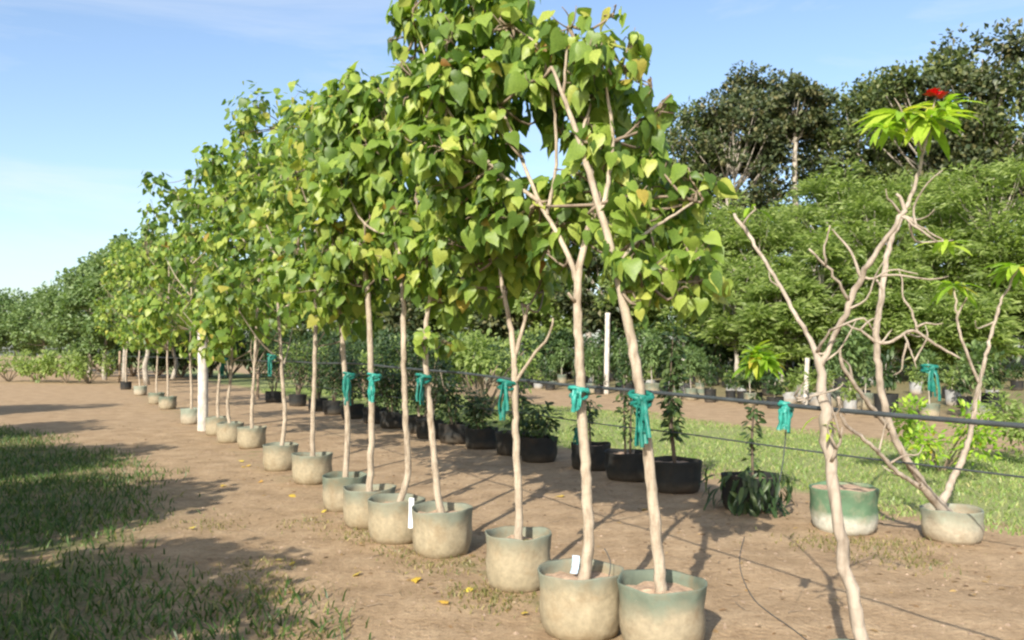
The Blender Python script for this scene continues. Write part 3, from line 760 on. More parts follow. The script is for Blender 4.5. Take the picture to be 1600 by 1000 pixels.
t1, b1 = bare_tree((3.72, 7.15), 'pale many-stemmed bare tree leaning left out of the pale pot, red flower at its top', 'pot_pale',
    [(1478, 800, 7.1, .075), (1463, 785, 7.05, .062), (1440, 755, 6.95, .050), (1412, 712, 6.85, .042), (1393, 672, 6.8, .040), (1380, 625, 6.75, .040), (1372, 570, 6.72, .038), (1369, 522, 6.7, .036), (1376, 470, 6.7, .034), (1386, 400, 6.75, .030), (1396, 365, 6.8, .028), (1410, 335, 6.85, .024), (1425, 302, 6.9, .022), (1436, 268, 6.95, .022), (1442, 238, 7.0, .020), (1452, 204, 7.0, .020)],
    [[(1452, 770, 7.0, .038), (1424, 752, 6.9, .028), (1398, 735, 6.8, .026), (1374, 708, 6.7, .024), (1345, 682, 6.6, .022), (1320, 660, 6.5, .020), (1310, 620, 6.45, .016)],
     [(1392, 672, 6.8, .030), (1370, 645, 6.7, .026), (1346, 615, 6.6, .024), (1318, 574, 6.5, .022), (1312, 548, 6.5, .012)],
     [(1369, 536, 6.7, .024), (1388, 535, 6.65, .018), (1412, 522, 6.6, .018), (1432, 518, 6.6, .018), (1462, 538, 6.6, .016), (1500, 560, 6.6, .012)],
     [(1369, 536, 6.7, .020), (1345, 516, 6.7, .014), (1318, 506, 6.75, .010)],
     [(1434, 520, 6.6, .014), (1424, 486, 6.6, .012), (1418, 474, 6.6, .007)],
     [(1412, 522, 6.6, .012), (1422, 548, 6.5, .009), (1432, 575, 6.45, .006)],
     [(1470, 790, 7.1, .050), (1510, 700, 7.2, .034), (1530, 600, 7.2, .026), (1560, 480, 7.2, .020)],
     [(1530, 600, 7.2, .020), (1500, 520, 7.1, .016), (1490, 450, 7.1, .012)],
     [(1560, 480, 7.2, .016), (1590, 420, 7.2, .012)],
     [(1442, 238, 7.0, .012), (1425, 205, 6.95, .010), (1405, 182, 6.9, .009)],
     [(1410, 335, 6.85, .018), (1440, 355, 6.8, .012), (1480, 380, 6.8, .010)]],
    [((1448, 190, 6.95), 26, .38, {}), ((1408, 178, 6.9), 26, .32, {}), ((1385, 200, 6.85), 14, .22, {}), ((1470, 165, 7.0), 18, .32, {}), ((1490, 448, 7.1), 12, .26, {}), ((1592, 418, 7.2), 16, .30, {}), ((1480, 380, 6.8), 7, .18, {})], 82, r=.24, h=.28)
fb = MB()
for k in range(9):
    c = pt(1462, 150, 6.95) + rng.normal(0, .03, 3)
    a = rng.uniform(0, 6.28, 5)
    fb.add(scatter(RHOMB, np.repeat(c[None], 5, 0), np.stack([np.cos(a), np.sin(a), np.full(5, .35)], -1), np.tile([0, -.3, 1.], (5, 1)), np.full(5, .075)))
fb.build('flower', [M['petal']], t1, b1)
st = tube([pt(1452, 204, 7.0), pt(1457, 175, 6.98), pt(1462, 152, 6.95)], [.010, .008, .006], 6)
put('flower_stalk', tri_mesh('flower_stalk', st[0] - b1, st[1], M['bark_pale'], None, True), t1)

# ------------------------------------------------------------------ support pipes, ties, tubes, tags
def pipe_z(t):
    return 1.335 + (.022 * min(t, 5) if t > 0 else .012 * t)
PP = []
for t in np.arange(-2.9, 46, .8):
    w = W(t, .07); PP.append([w[0], w[1], pipe_z(t) - .012 * abs(math.sin(t * 1.1))])
V, F = tube(PP, np.full(len(PP), .0105), 8, .25)
tag(put('support_pipe', tri_mesh('support_pipe', V, F, M['pipe'], None, True)), 'black pipe strung at chest height along the front row of tied trees', 'pipe')
PP = []
for t in np.arange(-3.5, 26, .8):
    w = W(t, 3.18); PP.append([w[0], w[1], .68 - .015 * abs(math.sin(t * .9))])
V, F = tube(PP, np.full(len(PP), .008), 6, .3)
tag(put('support_wire', tri_mesh('support_wire', V, F, M['pipe'], None, True)), 'thin dark wire strung low along the second row of black pots', 'wire')
def post(t, s, h, r, mat, name, label, cat, lean=0):
    w = W(t, s); z = float(ground_z(*w)) - .1
    V, F = tube([[w[0], w[1], z], [w[0] + lean * .5, w[1], z + h * .5], [w[0] + lean, w[1], z + h + .1]], [r * 1.05, r, r * .95], 12, .15, .03)
    o = put(name, tri_mesh(name, V - [w[0], w[1], z], F, mat, None, True), None, (w[0], w[1], z))
    return tag(o, label, cat)
post(-2.9, .0, 1.5, .05, M['wood_post'], 'post', 'brown wooden post holding the near end of the pipe', 'post')
post(46, .0, 1.7, .06, M['wood_post'], 'post', 'brown wooden post holding the far end of the pipe', 'post')
post(26, 3.18, 1.0, .05, M['wood_post'], 'post', 'brown wooden post at the far end of the low wire', 'post')
post(-3.5, 3.18, 1.0, .05, M['wood_post'], 'post', 'brown wooden post at the near end of the low wire', 'post')
wp = at(319, 17.1); wz = float(ground_z(*wp)) - .1
V, F = tube([[0, 0, 0], [-.01, 0, 1.1], [-.05, 0, 2.35]], [.105, .10, .095], 14, .12, .02)
tag(put('white_post', tri_mesh('white_post', V, F, M['whitewash'], None, True), None, (wp[0], wp[1], wz)), 'thick whitewashed post standing among the pots of the row', 'post')

def ribbon(P0, dirs, length, w, seed, n=9):
    q = np.random.default_rng(seed)
    P = [np.asarray(P0, float)]; d = unit(np.asarray(dirs, float))
    for k in range(n - 1):
        d = unit(d * [.6, .6, 1] + [0, 0, -.7] + q.normal(0, .22, 3)); P.append(P[-1] + d * length / (n - 1))
    P = np.array(P)
    T = unit(np.gradient(P, axis=0))
    sd = unit(np.cross(T, unit(q.normal(size=3)) + [0, .6, 0]))
    ww = w * (.5 + .5 * q.uniform(.5, 1.2, n))[:, None]
    up = unit(np.cross(T, sd)) * .0012
    L = P - sd * ww; Rr = P + sd * ww; C = P + up * 8
    V = np.vstack([L, C, Rr, L - up, C - up, Rr - up])
    F = []
    for k in range(n - 1):
        for a, b in ((0, 1), (1, 2), (4, 3), (5, 4)):
            F += [[a * n + k, b * n + k, b * n + k + 1], [a * n + k, b * n + k + 1, a * n + k + 1]]
        for a, b in ((3, 0), (2, 5)):
            F += [[a * n + k, b * n + k, b * n + k + 1], [a * n + k, b * n + k + 1, a * n + k + 1]]
    return V, np.array(F)
def tie(c, label, tails, length, w, seed, rad=.045, mat='tie', loops=3):
    c = np.asarray(c, float); q = np.random.default_rng(seed)
    mb = MB()
    for k in range(loops):
        a = np.linspace(0, 2 * np.pi, 11)
        ring = np.stack([rad * (1 + .2 * k * .5) * np.cos(a), rad * np.sin(a) * 1.1, .018 * np.sin(a + k * 2) + (k - loops / 2) * .014], -1)
        mb.add(tube(ring, np.full(11, .009 + .004 * q.random()), 6, .02, .15))
    kn = np.array([-.01, -rad - .01, 0])
    mb.add(tube([kn + [-.02, 0, -.012], kn, kn + [.02, 0, .014]], [.010, .020, .011], 8, .01, .15))
    for k in range(tails):
        mb.add(ribbon(kn + q.normal(0, .008, 3), [q.uniform(-.7, .5), q.uniform(-.6, .1), q.uniform(-1.4, .1)], length * q.uniform(.55, 1.1), w * q.uniform(.7, 1.2), seed * 31 + k))
    o = mb.build('tie_strip', [M[mat]], None, (0, 0, 0), True, c)
    return tag(o, label, 'tie', 'green tie strips on the support pipe')
tie(pt(1002, 622, 4.48), 'large bunched green tie hanging on the leaning trunk by the green pot', 8, .26, .017, 1, .046, loops=4)
tie(pt(905, 612, 4.74), 'short green tie knotted round the forked trunk', 5, .10, .013, 2, .046, 'tie_light')
tie(pt(792, 600, 5.68), 'green tie strip hanging free beside the low V fork', 6, .24, .018, 3, .05)
tie(pt(662, 590, 6.66), 'green tie hanging behind the slender leaning trunk', 5, .22, .013, 4, .048)
tie(pt(585, 588, 7.7), 'light green tie on the trunk beside the tall straight tree', 6, .22, .016, 5, .05, 'tie_light')
tie(pt(546, 586, 8.55), 'long dark green tie two trunks past the tall straight tree', 6, .30, .016, 6, .05)
tie(pt(1228, 638, 3.86), 'ragged light teal tie on the bare stretch of pipe', 6, .11, .012, 7, .022, 'tie_light')
tie(pt(1452, 575, 6.7), 'green tie hung on the many-stemmed bare tree', 5, .28, .02, 8, .05)
tie(pt(350, 560, 15.1), 'green tie on the trunk next to the white post', 6, .36, .03, 9, .06)
tie(pt(425, 557, 11.4), 'green tie among low leaves over the broad beige pot', 5, .25, .02, 10, .05)
tie(pt(902, 672, 11.3), 'green tie dangling from the low wire', 5, .26, .02, 11, .03, 'tie')

def thin(name, P, r, label, cat, mat='pipe'):
    V, F = tube(P, np.full(len(P), r), 6, .04)
    return tag(put(name, tri_mesh(name, V, F, M[mat], None, True)), label, cat)
def gp(px, py):
    """point on the ground plane at a photograph pixel"""
    v = (500 - py) / FOC; u = (px - 800) / FOC
    k = -EYE / (_sa + v * _ca)
    x, y = u * k, (_ca - v * _sa) * k
    return np.array([x, y, float(ground_z(x, y))])
c = pt(1228, 640, 3.86)
thin('drip_tube', [c, c + [0, .01, -.12], c + [-.012, .02, -.25], c + [-.03, .02, -.34]], .0028, 'short thin tube dangling from the pipe below the teal tie', 'tube')
up = np.array([0, 0, .006])
thin('drip_tube', [gp(a, b) + up for a, b in ((1163, 842), (1156, 875), (1160, 905), (1178, 938), (1205, 965), (1235, 985), (1270, 1010))], .0028, 'thin black tube curling over the dirt behind the green pot', 'tube')
b = pt(950, 905, 4.80)
thin('wire_loop', [b, b + [.012, 0, .05], b + [.014, .0, .10], b + [-.006, .0, .15], b + [-.02, 0, .17]], .0028, 'thin black wire sticking up from the pot of the forked tree', 'wire')

def tagcard(c, w, h, rx, rz, label, mat='paper', curl=.2):
    n = 6; V = []; F = []
    for k in range(n):
        v = k / (n - 1)
        y = curl * w * math.sin(v * 2.6)
        for th in (0, .0015):
            V += [[-w / 2, y + th, -h * v], [w / 2, y * .8 + th, -h * v]]
    for k in range(n - 1):
        a = k * 4; b = a + 4
        F += [[a, a + 1, b + 1], [a, b + 1, b], [a + 2, b + 3, a + 3], [a + 2, b + 2, b + 3], [a, b, b + 2], [a, b + 2, a + 2], [a + 1, a + 3, b + 3], [a + 1, b + 3, b + 1]]
    o = put('plant_tag', tri_mesh('plant_tag', np.array(V), np.array(F), M[mat], None, True), None, c)
    o.rotation_euler = (rx, 0, rz)
    return tag(o, label, 'tag')
tagcard(pt(643, 778, 6.86), .042, .24, R(-6), R(-8), 'white upright tag wedged between two beige pots')
tagcard(pt(900, 868, 4.86), .045, .10, R(-30), R(-25), 'pale blue foil tag inside the pot of the forked tree', 'foil', .5)
tagcard(pt(915, 874, 4.90), .03, .08, R(-35), R(30), 'white tag inside the pot of the forked tree', 'paper', .5)

# ------------------------------------------------------------------ second row: dark pots
def shrub(base_xy, label, pot_kind, seed, stems, leaf='shrub_leaf', n=500, size=.09, H=1.2, rx=.28, r=.25, h=.33, group=None, cat='potted plant', name='potted_shrub', cols=1, low=.25, grey=False):
    global rng
    keep = rng; rng = np.random.default_rng(500 + seed)
    q = rng
    rt, base = potted(base_xy, label, pot_kind, cat, group, r=r, h=h, seed=seed, name=name, soil=.05)
    P, D, N, S = [], [], [], []
    for k in range(stems):
        a = q.uniform(0, 6.28); sp = q.uniform(.1, 1) * rx
        e = base + [sp * math.cos(a), sp * math.sin(a), H * q.uniform(.75, 1.05)]
        b = base + [.03 * math.cos(a), .03 * math.sin(a), h - .1]
        m = (b + e) / 2 + q.normal(0, .05, 3)
        V, F = tube([b, m, e], [.016, .012, .005], 6, .1, .05)
        put('stem', tri_mesh('stem', V - base, F, M['bark' if grey else 'bark_dark'], None, True), rt)  # default stem bark is dark, painting in shade on the tuft-topped plant
        nn = int(n / stems)
        u = low + (1 - low) * q.random(nn) ** .8
        p = np.where((u < .5)[:, None], b + (m - b) * (u * 2)[:, None], m + (e - m) * (u * 2 - 1)[:, None])
        d = unit(np.column_stack([q.normal(size=nn), q.normal(size=nn), q.normal(.1, .6, nn)]))
        P.append(p + d * q.uniform(.02, rx * .55, nn)[:, None]); D.append(d + [0, 0, -.3]); N.append(unit(q.normal(size=(nn, 3)) * .6 + [0, -.2, 1])); S.append(size * q.uniform(.6, 1.2, nn))
    P, D, N, S = map(lambda z: np.concatenate(z), (P, D, N, S))
    V, F = scatter(OVAL, P, D, N, S)
    o = put('foliage', tri_mesh('foliage', V - base, F, M[leaf], None, True), rt)
    o['kind'] = 'stuff'
    rng = keep
    return rt, base
mint, mb_ = potted((2.95, 7.5), 'round pot, green above and white below, filled with soil beside the pale pot', 'pot_mint', 'plant pot', None, r=.285, h=.40, seed=91, name='plant_pot', soil=.025)
GB = 'dark pots of shrubs in the second row'
s3, b3 = shrub((2.37, 8.4), 'tuft-topped plant in a dark pot smothered by trailing leaves', 'pot_black', 1, 1, n=110, H=1.32, rx=.10, r=.27, h=.36, size=.085, low=.1)
add_tuft(s3, b3, pt(1192, 566, 8.33), 46, .27, up=.75, spread=.8)
add_tuft(s3, b3, pt(1180, 552, 8.4), 26, .24, up=.7, spread=.7)
P = b3 + np.column_stack([rng.normal(0, .17, 260), rng.normal(-.10, .17, 260), rng.uniform(.05, .42, 260)])
dd = unit((P - b3) * [1, 1, .2]); V, F = scatter(LANCE, P, dd * .6 + [0, 0, -.6] + rng.normal(0, .3, (260, 3)), dd + [0, 0, .5], rng.uniform(.10, .2, 260))
tr = put('trailing_leaves', tri_mesh('trailing_leaves', V - b3, F, M['shrub_leaf'], None, True), s3); tr['kind'] = 'stuff'
shrub((1.83, 9.5), 'upright dark-leaved shrub in a wide black pot next to the trailing plant', 'pot_black', 2, 2, n=420, H=1.75, rx=.16, r=.30, h=.36, size=.10)
shrub((1.43, 10.4), 'thin shrub in a black pot two along from the trailing plant', 'pot_black', 3, 2, n=130, H=1.35, rx=.14, r=.28, h=.36, size=.09)
for k, (dt, st_, n, H, rx, leaf, grey, lb) in enumerate([
        (1.0, 2, 120, 1.2, .2, 'shrub_leaf', False, 'sparse dark shrub in a black pot behind the leaning trunk'),
        (2.0, 4, 420, .8, .32, 'shrub_leaf', False, 'squat dark shrub in a black pot behind the forked tree'),
        (3.0, 2, 140, 1.5, .2, 'shrub_leaf', True, 'tall sparse shrub in a black pot behind the forked tree'),
        (4.0, 5, 520, 1.0, .36, 'shrub_leaf', False, 'bushy dark shrub in a black pot behind the low V fork'),
        (5.0, 5, 560, 1.3, .4, 'shrub_leaf', True, 'bushy grey-stemmed shrub in a black pot left of the low V fork'),
        (6.0, 7, 700, 1.7, .55, 'shrub_leaf', True, 'wide grey-stemmed shrub behind the slender leaning tree'),
        (7.0, 7, 700, 1.8, .55, 'shrub_leaf', True, 'wide dark shrub behind the slender leaning tree'),
        (8.2, 6, 850, 1.4, .45, 'shrub_leaf', False, 'dense dark shrub behind the tall straight tree'),
        (9.5, 6, 850, 1.4, .45, 'shrub_leaf', False, 'dense dark shrub second behind the tall straight tree'),
        (11., 6, 850, 1.6, .5, 'shrub_leaf', False, 'dense dark shrub behind the narrow beige pot'),
        (12.7, 6, 850, 1.8, .5, 'shrub_leaf', False, 'dense dark shrub behind the broad beige pot'),
        (14.5, 6, 850, 1.8, .5, 'shrub_leaf', False, 'dense dark shrub behind the trees near the white post'),
        (16.6, 6, 850, 1.9, .5, 'shrub_leaf', False, 'dense dark shrub just left behind the white post'),
        (19., 6, 850, 2.0, .6, 'shrub_leaf', False, 'dense dark shrub near the far end of the second row')]):
    p = np.array([1.43, 10.4]) + ROW_D * dt + ROW_N * random.uniform(-.12, .12)
    shrub(p, lb, 'pot_black', 10 + k, st_, leaf, n, .10, H, rx, .27, .36, GB, grey=grey)
def bush(base_xy, label, seed, H, rx, n, size, leaf='feather_leaf', name='bush', group=None):
    q = np.random.default_rng(seed)
    base = np.array([base_xy[0], base_xy[1], float(ground_z(*base_xy)) - .03])
    rt = root(name, base, label, 'bush', group)
    mb = MB()
    P, D, N = [], [], []
    for k in range(9):
        a = q.uniform(0, 6.28); e = base + [rx * .7 * math.cos(a), rx * .7 * math.sin(a), H * q.uniform(.5, .95)]
        mb.add(tube([base, (base + e) / 2 + q.normal(0, .05, 3) * H, e], [.02 * H, .014 * H, .006 * H], 5, .2 * H))
        d = unit(q.normal(size=(n // 9, 3))); br = q.uniform(.25, .45) * rx
        P.append(e + d * br * q.uniform(.4, 1, (n // 9, 1))); D.append(d + q.normal(0, .5, d.shape)); N.append(d * .5 + [0, -.2, .8])
    P, D, N = map(np.concatenate, (P, D, N))
    mb.build('stems', [M['twig']], rt, base)
    V, F = scatter(OVAL, P, D, N, size * q.uniform(.6, 1.2, len(P)))
    o = put('foliage', tri_mesh('foliage', V - base, F, M[leaf], None, True), rt); o['kind'] = 'stuff'
    return rt
bush((5.6, 11.0), 'low bright green bush on the grass behind the pale pot', 5, .8, .7, 900, .10, 'bright_leaf')
bush((7.6, 12.0), 'low green bush on the grass, farther from the pale pot', 6, .9, .8, 900, .10, 'feather_leaf')

# ------------------------------------------------------------------ nursery beds across the lane
def sapling(kind, seed):
    q = np.random.default_rng(seed); global rng; keep = rng; rng = q
    pk = ('pot_black', 'pot_grey', 'pot_green')[kind]
    lb = ('leafy sapling in a small dark bag in the beds across the dirt lane', 'sapling in a whitish bag in the beds across the dirt lane', 'taller bushy sapling in a green bag in the beds across the dirt lane')[kind]
    rt = root('bagged_sapling', (0, 0, 0), lb, 'potted plant', ('dark-bagged saplings across the lane', 'white-bagged saplings across the lane', 'green-bagged saplings across the lane')[kind])
    pm, sm = make_pot(M[pk], .22, .40, .04, seed); put('pot', pm, rt); put('soil', sm, rt)
    H = (.9, .8, 1.5)[kind]
    V, F = tube([[0, 0, .3], [.03, .02, H * .6], [-.02, 0, H]], [.02, .016, .008], 6, .2); put('stem', tri_mesh('stem', V, F, M['bark_far'], None, True), rt)
    n = (240, 190, 380)[kind]
    d = unit(q.normal(size=(n, 3))); P = np.array([0, 0, H * .85]) + d * q.uniform(.2, 1, (n, 1)) * [.34, .34, H * .34]
    V, F = scatter(OVAL, P, d + q.normal(0, .5, d.shape), d * .4 + [0, 0, .8], .15 * q.uniform(.6, 1.2, n))
    o = put('foliage', tri_mesh('foliage', V, F, M[('shrub_leaf', 'feather_leaf', 'far_leaf')[kind]], None, True), rt); o['kind'] = 'stuff'
    rng = keep
    return rt
protos = [sapling(k, 300 + k) for k in range(3)]
used = [False] * 3
random.seed(5)
for s, t0_, t1_, sp in ((15.3, 8, 33, 1.0), (16.6, 8.5, 36, 1.1), (18.4, 10, 38, 1.2), (21.0, 11, 38, 1.5), (24.0, 12, 42, 1.9)):
    t = t0_
    while t < t1_:
        if random.random() < .85:
            w = W(t + random.uniform(-.35, .35), s + random.uniform(-.45, .45))
            k = random.choices((0, 1, 2), (.5, .25, .25))[0]
            o = protos[k] if not used[k] else copy_tree(protos[k])
            used[k] = True
            o.location = (w[0], w[1], float(ground_z(*w)) - .02)
            o.rotation_euler.z = random.uniform(0, 6.28)
            sc = random.uniform(.75, 1.3); o.scale = (sc, sc, sc * random.uniform(.8, 1.35))
        t += sp
for t, s, h, r, lb in ((23.0, 15.6, 3.1, .10, 'slim whitewashed trunk stub rising behind the forked tree'), (13.8, 16.2, 1.4, .07, 'short white stake behind the bare tree'), (34, 14.6, 1.7, .09, 'whitewashed stake far behind the tall straight tree'), (21.0, 17.6, 1.3, .07, 'short white stake in the beds behind the tuft-topped plant')):
    post(t, s, h, r, M['whitewash'], 'white_stake', lb, 'stake', .08)

# ------------------------------------------------------------------ trees behind
def big_tree(base_xy, H, low, rx, label, seed, leaf, size, n, nb, bark_='bark_far', rad=.18, tmpl=RHOMB, flat=.5, group=None, br=(.18, .34), lean=(0, 0), name='tree', layered=False):
    q = np.random.default_rng(seed)
    base = np.array([base_xy[0], base_xy[1], float(ground_z(*base_xy)) - .1])
    rt = root(name, base, label, 'tree', group)
    top = base + [lean[0], lean[1], H * .86]
    fz = max(low * .9, .25 * H)
    f = base + [lean[0] * .4, lean[1] * .4, fz]
    V, F = tube([base, (base + f) / 2 + q.normal(0, .1, 3), f, (f + top) / 2 + q.normal(0, .3, 3), top], [rad * 1.25, rad, rad * .8, rad * .5, rad * .15], 9, .5, .04)
    put('trunk', tri_mesh('trunk', V - base, F, M[bark_], None, True), rt)
    cz, hz = (low + H) / 2, (H - low) / 2
    mb = MB(); P, D, N = [], [], []
    for k in range(nb):
        d = unit(q.normal(size=3)); rr = q.uniform(.3, 1) ** .45
        c = base + [lean[0] * .7, lean[1] * .7, cz] + d * rr * np.array([rx, rx, hz]) * .84
        b = q.uniform(*br) * min(rx, hz * 1.4)
        a = f + (top - f) * np.clip((c[2] - f[2]) / (top[2] - f[2]) * .6, 0, .9)
        mb.add(tube([a, (a + c) / 2 + [0, 0, -.05 * H * .3], c], [rad * .32, rad * .22, rad * .08], 5, .8))
        m = int(n / nb * q.uniform(.7, 1.3))
        dd = unit(q.normal(size=(m, 3))); dd[:, 2] = np.where(dd[:, 2] < -.3, dd[:, 2] * .5, dd[:, 2])
        P.append(c + dd * b * (q.uniform(.25, 1.15, (m, 1)) ** .6) * [1.15, 1.15, flat * 1.5])
        if layered:
            D.append(unit(dd * [1, 1, .15] + q.normal(0, .25, dd.shape))); N.append(dd * .5 + [-.15, -.35, .75] + q.normal(0, .35, (m, 3)))
        else:
            D.append(dd + q.normal(0, .7, dd.shape)); N.append(dd * .7 + [0, -.2, .6] + q.normal(0, .4, dd.shape))
    P, D, N = map(np.concatenate, (P, D, N))
    V, F = scatter(tmpl, P, D, N, size * q.uniform(.6, 1.25, len(P)))
    mb.build('limbs', [M[bark_]], rt, base)
    o = put('crown', tri_mesh('crown', V - base, F, M[leaf], None, False), rt); o['kind'] = 'stuff'
    return rt
def hgt(py, y):
    return float(pt(800, py, y)[2])
# tall dark trees on the rise (trunk px, depth, crown top py, crown bottom py, radius)
DARK = [(1065, 60, 150, 380, 4.2, 'broad green tree at the low left end of the tall treeline'),
        (1150, 57, 118, 400, 4.6, 'dense dark round-headed tree in the treeline left of the slim trunk'),
        (1190, 60, 98, 300, 4.2, 'tallest dense dark tree left of the slim trunk'),
        (1245, 56, 112, 225, 2.6, 'tall tree on a slim pale bare trunk with a small high crown'),
        (1290, 64, 105, 400, 4.0, 'loose grey-green tree just right of the slim trunk'),
        (1345, 60, 112, 400, 4.2, 'olive green tree in the treeline right of the loose grey-green one'),
        (1400, 54, 90, 400, 4.2, 'olive green tree behind the red-flowered bare tree'),
        (1462, 50, 42, 400, 4.6, 'very tall olive green tree rising above the red-flowered bare tree'),
        (1545, 48, 15, 400, 4.8, 'tallest dark tree at the high end of the treeline'),
        (1640, 46, 30, 400, 4.8, 'olive green tree past the high end of the treeline'),
        (990, 64, 215, 360, 4.2, 'dark tree glimpsed behind the leafy crowns'),
        (920, 66, 260, 400, 4.4, 'lower dark tree glimpsed behind the forked tree crown')]
for k, (px, y, a, b, rx, lb) in enumerate(DARK):
    x, y = at(px, y)
    g = float(ground_z(x, y))
    slim = 'slim' in lb and 'small' in lb
    loose = 'loose' in lb
    big_tree((x, y), hgt(a, y) - g, hgt(b, y) - g, rx, lb, 700 + k, 'mid_leaf' if k in (0, 4, 5, 6, 7, 9) else 'dark_leaf', .36, 4200 if slim else (5200 if loose else 9500), 24 if slim else (34 if loose else 60), rad=.22, group='tall trees on the rise', br=(.14, .30), flat=.6)
# feathery light green trees in front of them
FEA = [(1075, 42, 300, 520, 2.7), (1130, 44, 288, 520, 3.0), (1185, 40, 318, 520, 2.8), (1250, 45, 285, 530, 3.2), (1310, 41, 232, 520, 3.2), (1370, 37, 285, 530, 3.0), (1430, 40, 225, 520, 3.2), (1490, 36, 290, 530, 3.0), (1560, 35, 215, 540, 3.4), (1640, 34, 280, 540, 3.0), (1285, 34, 350, 530, 2.0), (1150, 36, 385, 530, 2.2), (1400, 32, 400, 545, 2.0), (1220, 33, 420, 540, 1.8), (1500, 30, 420, 545, 1.9)]
for k, (px, y, a, b, rx) in enumerate(FEA):
    x, y = at(px, y); g = float(ground_z(x, y))
    big_tree((x, y), hgt(a, y) - g, max(.3, hgt(b, y) - g - .8), rx, 'feathery light green tree massed below the tall dark treeline', 800 + k, 'feather_leaf', .34, 9500 if rx > 2.4 else 6500, 60, tmpl=FROND, rad=.10, flat=.38, group='feathery trees below the treeline', br=(.16, .34), layered=True, name='feathery_tree')
MID = [(1010, 48, 345, 530, 3.0), (940, 50, 370, 535, 3.2), (870, 52, 380, 535, 3.2), (800, 54, 390, 540, 3.3), (730, 56, 400, 540, 3.4), (660, 58, 400, 540, 3.6), (590, 60, 400, 545, 3.6), (510, 62, 400, 545, 3.8), (430, 64, 400, 545, 3.8)]
for k, (px, y, a, b, rx) in enumerate(MID):
    x, y = at(px, y); g = float(ground_z(x, y))
    big_tree((x, y), hgt(a, y) - g, max(.3, hgt(b, y) - g - .6), rx, 'rounded green tree seen between the row trunks far across the beds', 900 + k, 'dark_leaf' if k % 2 else 'feather_leaf', .40, 5500, 40, rad=.14, flat=.55, group='far trees behind the rows', name='round_tree')
LEFT = [(232, 42, 345, 540, 1.9), (196, 46, 352, 540, 2.0), (165, 50, 372, 545, 2.1), (140, 56, 395, 548, 2.2), (110, 64, 420, 548, 2.8), (70, 72, 440, 550, 3.2), (25, 76, 450, 550, 3.4), (-25, 74, 440, 550, 3.4), (270, 52, 380, 545, 2.4), (330, 58, 395, 545, 2.8)]
for k, (px, y, a, b, rx) in enumerate(LEFT):
    x, y = at(px, y); g = float(ground_z(x, y))
    big_tree((x, y), hgt(a, y) - g, max(.3, hgt(b, y) - g - .8), rx, 'pale soft-leaved tree past the far end of the pot row', 950 + k, 'far_leaf', .30, 6000, 44, rad=.12, flat=.6, group='pale trees closing the far end of the path', name='pale_tree')
for k in range(16):  # undergrowth with dark leaves that paint in the deep shade under the trees
    x, y = at(600 + 64 * k + (k * 37) % 23, 47 - k * .75)
    bush((x, y), 'undergrowth bush coloured dark for the shade at the foot of the background trees', 120 + k, 2.0 + .5 * ((k * 7) % 5) / 5, 2.2, 1500, .30, 'shrub_leaf', group='undergrowth below the background trees')
for k in range(13):
    x, y = at(170 + 38 * k, 58 - k * .6)
    bush((x, y), 'dark bush closing the view behind the far row trunks', 150 + k, 2.6, 2.4, 1500, .32, 'shrub_leaf', group='bushes behind the far end of the rows')
for k in range(9):
    w = W(15 + 3.1 * k, 6.5 + (k % 3) * 1.4)
    bush(w, 'leafy green bush on the grass behind the second row', 180 + k, 2.0, 1.3, 1300, .17, 'shrub_leaf' if k % 2 else 'feather_leaf', group='bushes behind the second row')
for k, px in enumerate((140, 105, 60, 15)):
    x, y = at(px, 44 + k)
    bush((x, y), 'light green bush at the far end of the dirt path', 70 + k, 1.4, 1.3, 800, .22, 'feather_leaf', group='bushes at the end of the path')

# ------------------------------------------------------------------ grass, litter, stones
def blades(name, mat, pts, hmin, hmax, w, lean=.8):
    n = len(pts)
    z = ground_z(pts[:, 0], pts[:, 1])
    B = np.column_stack([pts, z - .005])
    a = rng.uniform(0, 2 * np.pi, n); h = rng.uniform(hmin, hmax, n)
    la = rng.uniform(0, 2 * np.pi, n); ll = h * rng.uniform(.15, lean, n)
    sd = np.column_stack([np.cos(a), np.sin(a), np.zeros(n)]) * (w * rng.uniform(.6, 1.4, n))[:, None]
    ln = np.column_stack([np.cos(la), np.sin(la), np.zeros(n)]) * ll[:, None]
    upv = np.column_stack([np.zeros(n), np.zeros(n), h])
    V = np.stack([B - sd, B + sd, B + ln * .4 + upv * .6 + sd * .8, B + ln * .4 + upv * .6 - sd * .8, B + ln + upv * .92], 1).reshape(-1, 3)
    k = np.arange(n)[:, None] * 5
    F = np.concatenate([k + [0, 1, 2], k + [0, 2, 3], k + [3, 2, 4]])
    return tri_mesh(name, V, F, M[mat])
def strip_pts(n, t0, t1, s0, s1, near=True):
    u = rng.random(n) ** (1.8 if near else 1.0)
    t = t0 + (t1 - t0) * u; s = s0 + (s1 - s0) * rng.random(n)
    return np.column_stack([ROW_O[0] + t * ROW_D[0] + s * ROW_N[0], ROW_O[1] + t * ROW_D[1] + s * ROW_N[1]]), t, s
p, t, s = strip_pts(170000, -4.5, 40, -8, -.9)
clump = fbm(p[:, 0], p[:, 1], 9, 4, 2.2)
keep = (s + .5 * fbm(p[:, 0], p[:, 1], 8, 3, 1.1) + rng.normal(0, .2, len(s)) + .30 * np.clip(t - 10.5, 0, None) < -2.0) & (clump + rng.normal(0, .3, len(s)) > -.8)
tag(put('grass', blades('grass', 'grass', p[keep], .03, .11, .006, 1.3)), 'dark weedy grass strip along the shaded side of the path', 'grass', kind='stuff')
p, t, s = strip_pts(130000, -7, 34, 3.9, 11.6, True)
keep = (s + .6 * fbm(p[:, 0], p[:, 1], 18, 3, 1.1) > 4.5) & (s + .8 * fbm(p[:, 0], p[:, 1], 19, 3, .9) < 10.6) & (fbm(p[:, 0], p[:, 1], 17, 4, 1.8) + rng.normal(0, .3, len(s)) > -.55)
